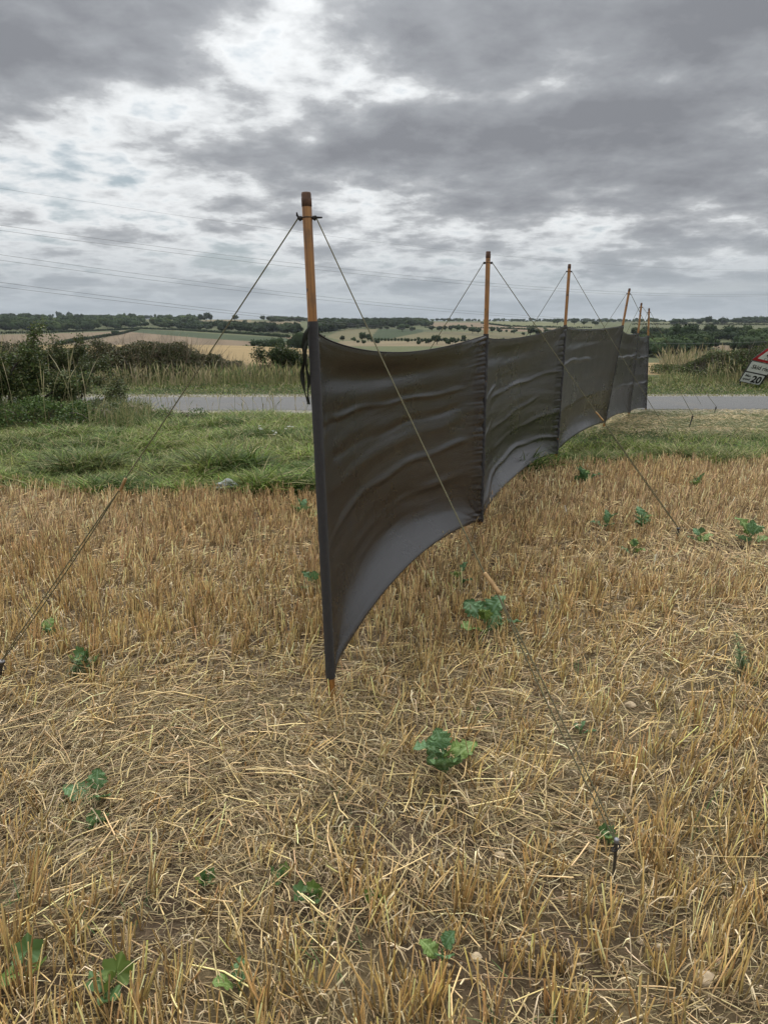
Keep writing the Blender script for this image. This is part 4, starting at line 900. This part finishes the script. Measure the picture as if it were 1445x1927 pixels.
hedge([(1285, 22.5), (1330, 22), (1400, 21.5), (1480, 21), (1600, 20)], [.35, .75, 1.05, 1.35, 1.5], .8, 42000, 'green and brown hedge behind the road sign on the right', 62, [(.05, .08, .022), (.075, .10, .03), (.035, .055, .018), (.09, .08, .035)], .05, 500)
hedge([(1225, 25), (1300, 24), (1350, 22.5)], [.3, .4, .45], .5, 5000, 'low hedge plants at the field edge between last pole and sign', 63, [(.06, .09, .03), (.10, .12, .045)], .05, 120, gap=.4)
pb = G(528, 737); pb = Vector((pb.x*21.5/pb.y, 21.5, float(gz(pb.x*21.5/pb.y, 21.5))))
hawthorn('thorn_bush', pb, 1.25, [(-.7, .1, .75), (-.2, 0, 1), (.35, .1, .95), (.8, 0, .7), (.1, .3, 1)], 'small thorn bush on thin trunks beyond the lane left of the cloth', 71, 9, .055, length=.66, r0=.032, depth=3, spread=.07, up=-.05)
# tall seeded grasses
def tall(seed, n, xr, yr, hr, cols, w=.004, heads=True, curve=.35):
    rng = np.random.default_rng(seed); y = rng.uniform(*yr, n); f0, f1 = (xr[0]-CX)/F/math.cos(PITCH), (xr[1]-CX)/F/math.cos(PITCH); x = rng.uniform(f0, f1, n)*y
    L = rng.uniform(*hr, n)*(.6+.8*fbm(x*1.7, y*.7, seed, 3)); a = rng.uniform(0, 6.28, n); u_ = np.linspace(0, 1, 6)[None, :, None]; le = np.abs(rng.normal(0, curve, n))
    P = np.stack([x, y, gz(x, y)], -1)[:, None]+(np.stack([0*x, 0*x, np.ones(n)], -1)[:, None]*u_+np.stack([np.cos(a)*le, np.sin(a)*le, -.3*le], -1)[:, None]*u_**2)*L[:, None, None]
    c = np.array(cols)[rng.integers(0, len(cols), n)]; C = np.clip(c*np.exp(rng.normal(0, .2, (n, 1))), .01, .7); S = np.stack([np.ones(n), rng.normal(0, .4, n), 0*x], -1)
    W = np.broadcast_to(w*np.array([1, .9, .8, .7, 2.0 if heads else .5, .3]), (n, 6)); return ribbons(P, W, S, C)
TC = [(.27, .225, .13), (.22, .195, .105), (.33, .28, .17), (.11, .13, .055)]; TG = [(.10, .13, .05), (.16, .17, .07), (.30, .26, .13)]
tag(mesh('tall_dry_grass', *cat([tall(81, 500, (-60, 420), (19.6, 20.4), (.25, .65), TC, .006), tall(82, 1300, (390, 600), (20.0, 22.5), (.15, .52), TC+TG+TG, .005), tall(83, 700, (1215, 1345), (24.5, 28), (.4, 1.0), TC, .006),
    tall(84, 700, (1300, 1560), (20.3, 22), (.25, .7), TG+TC, .005), tall(85, 38, (-30, 190), (10.5, 13.5), (.6, 1.35), TC, .0028, curve=.25), tall(86, 3800, (-80, 300), (10.8, 13.4), (.2, .5), TG[:2]+TG, .0045, False, .6), tall(87, 700, (-60, 600), (19.8, 21.0), (.2, .6), TG, .006),
    tall(88, 60, (280, 600), (13.0, 13.6), (.2, .5), TC, .003), tall(89, 900, (1215, 1385), (20.0, 22.5), (.12, .32), TG, .006, False)]), m_grass),
    'tall dry seeded grasses along the hedge foot', 'grass', kind='stuff')
rng = np.random.default_rng(88); n = 900; x = rng.uniform(.40, .62, n)*21; y = rng.uniform(20.3, 22.4, n); P = np.stack([x, y, gz(x, y)+rng.uniform(.08, .75, n)*sstep(8.2, 10.5, x)+.1], -1)
tag(mesh('hedge_flowers', *leafq(P, rng.uniform(.015, .032, n), jit((.36, .38, .18), n, rng, .2), rng, .9, .3), m_leaf), 'tiny pale flowers dotted over the plants by the sign', 'flowers', kind='stuff')

# ------------------------------------------------------------------ far trees, woods, hedges, house
def crown_mesh(seed, n_leaf=260):
    rng = np.random.default_rng(seed); V0, F0 = ico(2); parts = []
    lobes = [((0, 0, .56), (.34, .34, .36))]+[((rng.normal(0, .2), rng.normal(0, .2), rng.uniform(.4, .75)), tuple(rng.uniform(.16, .28, 3))) for _ in range(7)]
    for c, r in lobes:
        d = 1+.5*(fbm(V0[:, 0]*2+c[0]*9, V0[:, 1]*2+V0[:, 2]*2.3, seed, 3)-.5); V = V0*d[:, None]*np.array(r)*.86+np.array(c); parts.append((V, F0, jit((1, 1, 1), 1, rng, .12)[0]*.92))
        m_ = n_leaf//8; dn = rng.normal(size=(m_, 3)); dn /= np.linalg.norm(dn, axis=1, keepdims=True); P = np.array(c)+dn*np.array(r)*rng.uniform(.8, 1.08, (m_, 1))
        lv = leafq(P, .11, jit((1.1, 1.1, 1.05), m_, rng, .25), rng, .8, .0); Vq, q, C = lv; tri = np.vstack([q[:, [0, 1, 2]], q[:, [0, 2, 3]]]); parts.append((Vq, tri, C))
    return cat(parts)
CR = [crown_mesh(s_) for s_ in range(301, 307)]
def farmat(name, tint):
    m = bpy.data.materials.new(name); m.use_nodes = True; t = m.node_tree; t.nodes.clear(); s = NG(t); p = s.new('ShaderNodeBsdfPrincipled'); out = s.new('ShaderNodeOutputMaterial'); s.l.new(p.outputs[0], out.inputs[0])
    a = s.new('ShaderNodeAttribute', attribute_name='Col').outputs['Color']; oi = s.new('ShaderNodeObjectInfo').outputs['Random']; f = s.rng(oi, 0, 1, .75, 1.3, False)
    c = s.mix(1.0, a, (*tint, 1), 'MULTIPLY'); vm = s.new('ShaderNodeVectorMath', operation='SCALE'); s.l.new(c, vm.inputs[0]); s.l.new(f, vm.inputs['Scale']); s.l.new(vm.outputs[0], p.inputs['Base Color'])
    p.inputs['Roughness'].default_value = .95; p.inputs['Specular IOR Level'].default_value = .05; return m
m_crown = farmat('far_crown', (.027, .040, .017)); m_crown2 = farmat('far_crown_light', (.050, .070, .026))
CM = []
for c in CR:
    o = mesh('crown', *c, m_crown); CM.append(o.data); bpy.data.objects.remove(o)
CM2 = []
for c in CR[:3]:
    o = mesh('crown', *c, m_crown2); CM2.append(o.data); bpy.data.objects.remove(o)
o = mesh('trunk', *tubes(np.array([[[0, 0, -.03], [.01, 0, .2], [0, .01, .45]]]), np.array([[.035, .028, .015]]), 6, (1, 1, 1)), m_bark); TM = o.data; bpy.data.objects.remove(o)
ORD = ['first', 'second', 'third', 'fourth', 'fifth', 'sixth', 'seventh', 'eighth', 'ninth', 'tenth', 'eleventh', 'twelfth', 'thirteenth', 'fourteenth']
def fartree(px, py, hpx, label, group, wide=1.0, light=False, ymin=150):
    p = G(px, py, ymin, 3500); h = hpx*p.y/F/math.cos(PITCH)*.97; e = empty('field_tree', tuple(p), label, 'tree', group); r = random.Random(int(px*7+py))
    e.rotation_euler[2] = r.uniform(0, 6.28)
    for nm, me in (('crown', r.choice(CM2 if light else CM)), ('trunk', TM)):
        o = bpy.data.objects.new(nm, me); COL.objects.link(o); o.parent = e; w = h*wide*1.05; o.scale = (w, w, h*1.08)
CLUS = [
 ('round tree on the ridge above the left wood', 'trees on the left ridge', [(113, 597, 12, 1.), (131, 597, 12, 1.)]),
 ('small dark tree in the slanting hedge across the left stubble field', 'trees in the slanting hedge', [(213, 632, 10, .8), (223, 632, 10, .8)]),
 ('tree around the pale fields left of the nearest pole', 'trees by the pale fields on the left', [(378, 606, 15, 1.), (389, 605, 15, 1.), (397, 604, 12, 1.), (411, 613, 11, 1.3), (442, 604, 10, 1.3), (449, 612, 7, 1.), (460, 609, 7, 1.), (473, 616, 8, 1.2), (496, 604, 9, 1.2), (547, 618, 10, 1.), (559, 618, 11, 1.1)]),
 ('bushy tree behind the golden field left of the nearest pole', 'bushy trees behind the golden field', [(466, 668, 17, 1.5), (500, 668, 29, 1.), (522, 668, 29, 1.1), (547, 662, 25, .8), (567, 672, 48, .9)]),
 ('dark tree on the slope seen just over the first cloth panel', 'trees over the first cloth panel', [(604, 614, 13, 1.), (645, 642, 10, 1.), (667, 643, 8, 1.2), (681, 643, 16, 1.), (693, 643, 14, 1.), (716, 621, 8, 1.2), (728, 621, 8, 1.2), (757, 624, 15, 1.6), (775, 624, 9, 1.3), (788, 642, 8, 1.), (806, 647, 9, 1.4), (822, 648, 16, 1.2), (839, 647, 12, 1.), (851, 648, 12, 1.)]),
 ('round tree in the row left of the second pole', 'trees in the far row', [(812, 623, 9, 1.3), (826, 623, 9, 1.2), (837, 623, 9, 1.), (848, 623, 10, 1.), (860, 623, 11, 1.1), (873, 623, 11, 1.1), (889, 628, 13, 1.3), (899, 628, 11, 1.1), (871, 643, 11, .9)]),
 ('tree between the second and third poles above the cloth', 'trees between the second and third poles', [(925, 626, 11, 1.), (939, 627, 9, 1.), (952, 626, 6, 1.), (967, 628, 8, 1.3), (985, 632, 6, 1.3), (997, 632, 15, 1.1), (1010, 632, 13, 1.1), (1028, 630, 11, 1.5), (1048, 611, 12, 1.2), (1080, 611, 11, 1.5), (1098, 612, 9, 1.3), (1120, 613, 9, 1.4)]),
 ('tree on the skyline right of the last pole', 'skyline trees on the right', [(1269, 615, 15, 1.2), (1285, 614, 12, 1.3), (1315, 612, 11, 1.), (1330, 612, 15, 1.), (1344, 613, 10, 1.1), (1359, 612, 14, 1.6)]),
 ('large tree in the dark valley wood on the right', 'valley trees on the right', [(1265, 645, 32, 1.2), (1288, 650, 38, 1.1), (1306, 632, 20, 1.), (1336, 637, 26, 1.1), (1369, 640, 26, 1.2), (1386, 636, 20, 1.), (1404, 634, 20, 1.), (1420, 645, 24, 1.2), (1440, 640, 24, 1.3)]),
]
for ph, grp, ts in CLUS:
    for i, (px, py, hp, w) in enumerate(ts):
        fartree(px, py, hp, f'{ORD[i]} {ph}', grp, w, light=(px in (466, 1420, 604, 1404)))
def wood(poly, n, hr, label, seed, name='distant_wood', light=.2, ymin=150):
    rng = np.random.default_rng(seed); P = np.array(poly, float); parts = []; m_ = 0
    while m_ < n:
        px, py = rng.uniform(P[:, 0].min(), P[:, 0].max()), rng.uniform(P[:, 1].min(), P[:, 1].max())
        if not inpoly(np.array([px]), np.array([py]), poly)[0]: continue
        p = G(px, py, ymin, 3500); m_ += 1; h = rng.uniform(*hr); c = CR[rng.integers(0, 6)]; a = rng.uniform(0, 6.28); ca, sa = math.cos(a), math.sin(a)
        V = c[0] @ np.array([[ca, sa, 0], [-sa, ca, 0], [0, 0, 1]])*np.array([h*1.15, h*1.15, h])+np.array(p)-np.array([0, 0, h*.12]); parts.append((V, c[1], c[2]*(.75+.6*rng.random())*(np.array([1.6, 1.5, 1.3]) if rng.random() < light else 1)))
    V, Fq, C = cat(parts); tag(mesh(name, V, Fq, C, m_crown), label, 'wood', kind='stuff')
wood([(-150, 626), (-150, 600), (60, 597), (200, 596), (300, 599), (376, 603), (380, 613), (270, 618), (90, 625)], 420, (9, 14), 'broad dark wood covering the left ridge', 401)
wood([(260, 617), (330, 612), (400, 613), (480, 616), (566, 622), (566, 630), (480, 627), (380, 622)], 130, (7, 11), 'dark belt of trees below the pale fields on the left', 402)
wood([(598, 613), (650, 610), (700, 608), (750, 606), (800, 609), (808, 615), (720, 618), (640, 622), (598, 632)], 170, (9, 14), 'wood on the hill between the first and second poles', 403)
wood([(800, 612), (905, 613), (1000, 618), (1060, 621), (1060, 624), (1000, 622), (905, 617), (800, 616)], 22, (2, 4), 'scrubby hedgerow trees between the pale far fields', 410)
wood([(600, 641), (700, 643), (900, 645), (985, 642), (985, 647), (900, 650), (600, 647)], 18, (2, 3.5), 'scrub along the field edge just above the cloth', 411)
wood([(560, 606), (560, 603), (1130, 603.5), (1500, 606), (1500, 608), (1130, 607), (905, 605.5)], 420, (4, 10), 'thin line of trees along the far skyline', 404)
wood([(505, 604), (570, 603), (575, 606), (505, 607)], 30, (8, 11), 'small dark wood on the skyline left of the nearest pole', 408)
wood([(1375, 607), (1500, 604), (1500, 609), (1375, 609)], 70, (9, 14), 'dark wood on the skyline at the right edge', 405)
wood([(1195, 628), (1240, 630), (1300, 630), (1330, 634), (1500, 634), (1500, 645), (1400, 645), (1340, 640), (1300, 641), (1250, 640), (1195, 632)], 200, (5, 8.5), 'dark wood filling the valley on the right', 406)
wood([(1235, 652), (1290, 652), (1330, 656), (1300, 668), (1195, 672), (1195, 658)], 60, (6, 9), 'dark trees behind the tall grass right of the last pole', 407, ymin=150)
wood([(1385, 650), (1500, 640), (1500, 662), (1385, 664)], 40, (6, 9), 'green trees behind the hedge at the right edge', 409, ymin=150)
def farhedge(pts, h, label, seed, w=2.0):
    rng = np.random.default_rng(seed); W = [np.array(G(px, py, 200, 3500)) for px, py in pts]; parts = []
    for a, b in zip(W[:-1], W[1:]):
        L = np.linalg.norm(b-a); n = int(L/2.2)+2
        for t in np.linspace(0, 1, n):
            c = CR[rng.integers(0, 6)]; p = a*(1-t)+b*t; p[2] = float(gz(p[0], p[1])); hh = h*rng.uniform(.75, 1.3); parts.append((c[0][:168]*np.array([w*1.6, w*1.6, hh*1.25])+p-np.array([0, 0, hh*.25]), c[1][(c[1] < 168).all(1)], np.tile([[.9, .9, .9]], (168, 1))*rng.uniform(.7, 1.2)))
    V, Fq, C = cat(parts); tag(mesh('field_hedge', V, Fq, C, m_crown), label, 'hedge', 'hedges between the far fields')
farhedge([(108, 651), (160, 640), (205, 633), (230, 629), (262, 620)], 2.4, 'slanting hedge across the pinkish stubble field on the left', 501)
farhedge([(-60, 630), (93, 627), (216, 622), (262, 619)], 2.6, 'dark hedge at the foot of the left wood', 502)
farhedge([(262, 619), (340, 622), (440, 628), (545, 636)], 2.6, 'dark hedge above the long green field on the left', 503)
farhedge([(700, 641.5), (800, 642), (900, 643), (980, 642)], 2.0, 'thin hedge seen just above the first cloth panel', 504)
farhedge([(905, 609), (956, 615), (1040, 617), (1112, 618)], 2.6, 'thin hedge under the yellow-green field by the third pole', 505)
farhedge([(1190, 611.5), (1330, 611.5), (1500, 612.5)], 3.2, 'straight dark hedge under the skyline fields on the right', 506)
farhedge([(1325, 648), (1350, 649), (1385, 651)], 1.6, 'short hedge above the small tan field near the sign', 507)
farhedge([(800, 617), (860, 617.5), (912, 618), (1000, 621)], 2.0, 'hedge behind the far row of trees', 508)
# white cottage in the valley
hp = G(1346, 648, 200, 3000); k_ = hp.y/F
e = empty('cottage', tuple(hp), 'small white gabled cottage among the valley trees on the right', 'house')
w, dpt, h = 3.6*k_, 5*k_, 2.6*k_; rd = 2.8*k_
V = np.array([[-w, -dpt, 0], [w, -dpt, 0], [w, dpt, 0], [-w, dpt, 0], [-w, -dpt, h], [w, -dpt, h], [w, dpt, h], [-w, dpt, h], [0, -dpt, h+rd], [0, dpt, h+rd]], float)
q = [[0, 1, 5, 4], [1, 2, 6, 5], [2, 3, 7, 6], [3, 0, 4, 7]]; me = bpy.data.meshes.new('wall'); me.from_pydata(V.tolist(), [], q+[[4, 5, 8], [6, 7, 9]]); o = bpy.data.objects.new('wall', me); COL.objects.link(o); o.parent = e; me.materials.append(M('render_white', (.75, .73, .70), rough=.9, var=.1, vscale=2))
V = np.array([[-w*1.15, -dpt*1.08, h*.9], [0, -dpt*1.08, h+rd*1.08], [w*1.15, -dpt*1.08, h*.9], [-w*1.15, dpt*1.08, h*.9], [0, dpt*1.08, h+rd*1.08], [w*1.15, dpt*1.08, h*.9]]); V2 = V+[0, 0, .25]
me = bpy.data.meshes.new('roof'); me.from_pydata(np.vstack([V, V2]).tolist(), [], [[0, 1, 4, 3], [1, 2, 5, 4], [6, 9, 10, 7], [7, 10, 11, 8], [0, 6, 7, 1], [1, 7, 8, 2], [3, 4, 10, 9], [4, 5, 11, 10], [0, 3, 9, 6], [2, 8, 11, 5]]); o = bpy.data.objects.new('roof', me); COL.objects.link(o); o.parent = e; me.materials.append(M('roof_slate', (.12, .09, .08), rough=.9, var=.2, vscale=2))
V, q, _ = box(-.3*k_*2, .3*k_*2, -.5, .5, h+rd*.8, h+rd*1.5); mesh('chimney', V, q, None, M('chimney_brick', (.25, .12, .08)), e, smooth=False)
for sx in (-.45, .45):
    V, q, _ = box(w*(sx-.16), w*(sx+.16), -dpt-.08, -dpt+.05, h*.35, h*.8); mesh('window', V, q, None, M('dark_glass', (.03, .035, .04), rough=.2), e, smooth=False)
e.rotation_euler[2] = .5

# ------------------------------------------------------------------ overhead cables
m_wire = M('cable_metal', (.10, .105, .11), rough=.6)
def wire(pl, pm, pr, label, r=.016, spacer=None):
    YL, YR = 80., 200.; A = at(-90, pl, YL); B = at(1540, pr, YR); t0 = -A.x/(B.x-A.x); Ym = YL+(YR-YL)*t0; Mi = at(722.5, pm, Ym)
    # z(t) quadratic through the three points
    c = A.z; S = np.array([[t0*t0, t0], [1, 1]]); ab = np.linalg.solve(S, [Mi.z-c, B.z-c]); t = np.linspace(-.35, 1.5, 90)
    P = np.stack([A.x+(B.x-A.x)*t, A.y+(B.y-A.y)*t, c+ab[1]*t+ab[0]*t*t], -1)
    tag(mesh('power_cable', *tubes(P[None], r, 5)[:2], None, m_wire), label, 'cable', 'overhead power cables')
wire(340, 457, 505, 'single thin topmost cable across the sky', .011)
wire(411, 514, 550, 'upper cable of the highest pair across the sky'); wire(421, 520.5, 552, 'lower cable of the highest pair across the sky')
wire(466, 570.5, 598, 'upper cable of the middle pair across the sky'); wire(477, 576, 599.5, 'lower cable of the middle pair across the sky')
wire(519, 615, 635.5, 'upper cable of the lowest pair, crossing the far hills', .018); wire(528, 618, 637, 'lower cable of the lowest pair, crossing the far hills', .018)

# ------------------------------------------------------------------ road sign on the right
def sign():
    D = 19.6; o0 = at(1403.1, 696.7, D); k = D/F/math.cos(PITCH)*1.0
    # right and down vectors of the lower plate (camera x, camera y, depth)
    cx_, cy_, cz_ = Vector((1, 0, 0)), Vector((0, math.sin(PITCH), math.cos(PITCH))), Vector((0, math.cos(PITCH), -math.sin(PITCH)))
    dep = (o0-cam.location).dot(cz_); m_ = dep/F
    o0 = at(1401.7, 699.9, 19.6); u = at(1438.4, 707.8, 19.65)-o0; v = at(1391, 716.8, 19.725)-o0
    W, H = u.length, v.length; un = u.normalized(); vn = (v-un*v.dot(un)).normalized(); nn = un.cross(vn); 
    if nn.dot(o0-cam.location) > 0: nn = -nn
    e = empty('road_sign', tuple(G(1425, 726)), 'tilted roadside sign with red triangle and two white plates at the right edge', 'sign')
    L0 = Vector(e.location)
    P = lambda a, b, c=0.0: o0+un*a+vn*b+nn*c-L0      # metres right, down, out of the plate
    def plate(name, pts, c0, c1, mat):
        n = len(pts); V = [tuple(P(a, b, c0)) for a, b in pts]+[tuple(P(a, b, c1)) for a, b in pts]
        me = bpy.data.meshes.new(name); me.from_pydata(V, [], [list(range(n, 2*n)), list(range(n))[::-1]]+[[i, (i+1) % n, n+(i+1) % n, n+i] for i in range(n)]); o = bpy.data.objects.new(name, me); COL.objects.link(o); o.parent = e; me.materials.append(mat); return o
    def rrect(a0, a1, b0, b1, r=.02):
        out = []
        for cx0, cy0, s0 in ((a1-r, b0+r, -90), (a1-r, b1-r, 0), (a0+r, b1-r, 90), (a0+r, b0+r, 180)):
            for t_ in range(0, 91, 30): an = math.radians(s0+t_); out.append((cx0+r*math.cos(an), cy0+r*math.sin(an)))
        return out
    mw = M('sign_white', (.72, .73, .70), rough=.6, var=.12, vscale=9); mk = M('sign_black', (.02, .02, .02), rough=.6); mr = M('sign_red', (.42, .03, .035), rough=.5, var=.15, vscale=9); mg = M('sign_frame', (.03, .03, .03), rough=.7)
    def text(s_, a, b, size, bold=0.0, parent=None, name='lettering'):
        cu = bpy.data.curves.new(name, 'FONT'); cu.body = s_; cu.size = size; cu.offset = bold; cu.extrude = .0006; cu.materials.append(mk); o = bpy.data.objects.new(name, cu); COL.objects.link(o)
        o.parent = parent or e; from mathutils import Matrix
        R = Matrix((un, -vn, un.cross(-vn))).transposed().to_4x4(); R.translation = P(a, b, .006)
        bpy.context.view_layer.update(); me = bpy.data.meshes.new_from_object(o.evaluated_get(bpy.context.evaluated_depsgraph_get())); bpy.data.objects.remove(o)
        o = bpy.data.objects.new(name, me); COL.objects.link(o); o.parent = e; o.matrix_local = R; return o
    # lower plate 0..W x 0..H ; upper plate above it
    g_ = .0
    plate('speed_plate', rrect(0, W, g_, H+g_), 0, .004, mw)
    text('Max', .05*W+.02, g_+H*.40, H*.34, .002); text('speed', .045*W, g_+H*.75, H*.32, .002); text('20', .47*W, g_+H*.86, H*.98, .010)
    plate('warning_plate', rrect(0, W*1.06, -H*1.18, -H*.14), 0, .004, mw); text('Skid risk', .14*W, -H*.50, H*.56, .003)
    plate('sign_frame', rrect(-.02, W*1.08, -H*1.22, H+g_+.02), -.022, -.004, mg)
    # triangle above: base along the top of the plates
    tb = -H*1.30; S = W*1.35; hgt = S*.87; c0 = -.03
    def tri(inset):
        A_, B_, C_ = Vector((c0, tb)), Vector((c0+S, tb)), Vector((c0+S/2, tb-hgt)); cc = (A_+B_+C_)/3; f = 1-inset; pts = [cc+(q-cc)*f for q in (A_, B_, C_)]; out = []
        for i in range(3):
            p, a_, b_ = pts[i], pts[i-1], pts[(i+1) % 3]; r = .05*S
            for t_ in (0, .25, .5, .75, 1): q1 = p+(a_-p).normalized()*r; q2 = p+(b_-p).normalized()*r; out.append(tuple((q1*(1-t_)**2+p*2*t_*(1-t_)+q2*t_*t_)))
        return out
    plate('triangle_back', tri(-.03), -.02, -.003, mg); plate('red_triangle', tri(0), 0, .004, mr); plate('triangle_face', tri(.30), .0045, .007, mw)
    # skidding car pictogram: body, roof, wheels and two wavy tracks
    cxm = c0+S/2; sy = tb-hgt*.17
    def sym(pts, nm='skid_symbol'): plate(nm, pts, .0075, .0095, mk)
    sym([(cxm-.06, sy-.12), (cxm-.045, sy-.17), (cxm+.035, sy-.18), (cxm+.06, sy-.135), (cxm+.085, sy-.12), (cxm+.08, sy-.075), (cxm-.075, sy-.06), (cxm-.08, sy-.105)])
    for s_ in (-1, 1):
        tr = [(cxm+s_*.05+.028*math.sin(t_*6.3+.6)-.02*t_, sy-.05+t_*.10) for t_ in np.linspace(0, 1, 12)]; sym([(a-.008, b) for a, b in tr]+[(a+.008, b) for a, b in tr[::-1]])
    # legs to the ground
    parts = []
    for a in (.1*W, .95*W):
        top = P(a, -H*.5, -.03); ft = P(a, H*1.05, -.05); gnd = Vector((ft.x+.03, ft.y+.05, 0)); gnd.z = float(gz(gnd.x+L0.x, gnd.y+L0.y))-L0.z-.03; bk = Vector((top.x, top.y+.55, gnd.z)); parts += [tubes(np.array([[tuple(top), tuple(ft), tuple(gnd)]]), .012, 6, (1, 1, 1)), tubes(np.array([[tuple(top), tuple((top+bk)/2), tuple(bk)]]), .011, 6, (1, 1, 1))]
    V, q, _ = cat(parts); mesh('sign_stand', V, q, None, mg, e)
sign()

# ------------------------------------------------------------------ thin haze of the air
def haze():
    V, q, _ = box(-3400, 3400, -300, 3400, -70, 90); m = bpy.data.materials.new('haze'); m.use_nodes = True; t = m.node_tree; t.nodes.clear(); s = NG(t)
    pv = s.new('ShaderNodeVolumePrincipled'); pv.inputs['Color'].default_value = (.80, .88, .98, 1); pv.inputs['Density'].default_value = .00005; pv.inputs['Anisotropy'].default_value = .3
    out = s.new('ShaderNodeOutputMaterial'); s.l.new(pv.outputs[0], out.inputs['Volume']); tag(mesh('haze', V, q, None, m, smooth=False), 'thin bluish air', kind='stuff')
HAZE = True
if HAZE: haze()
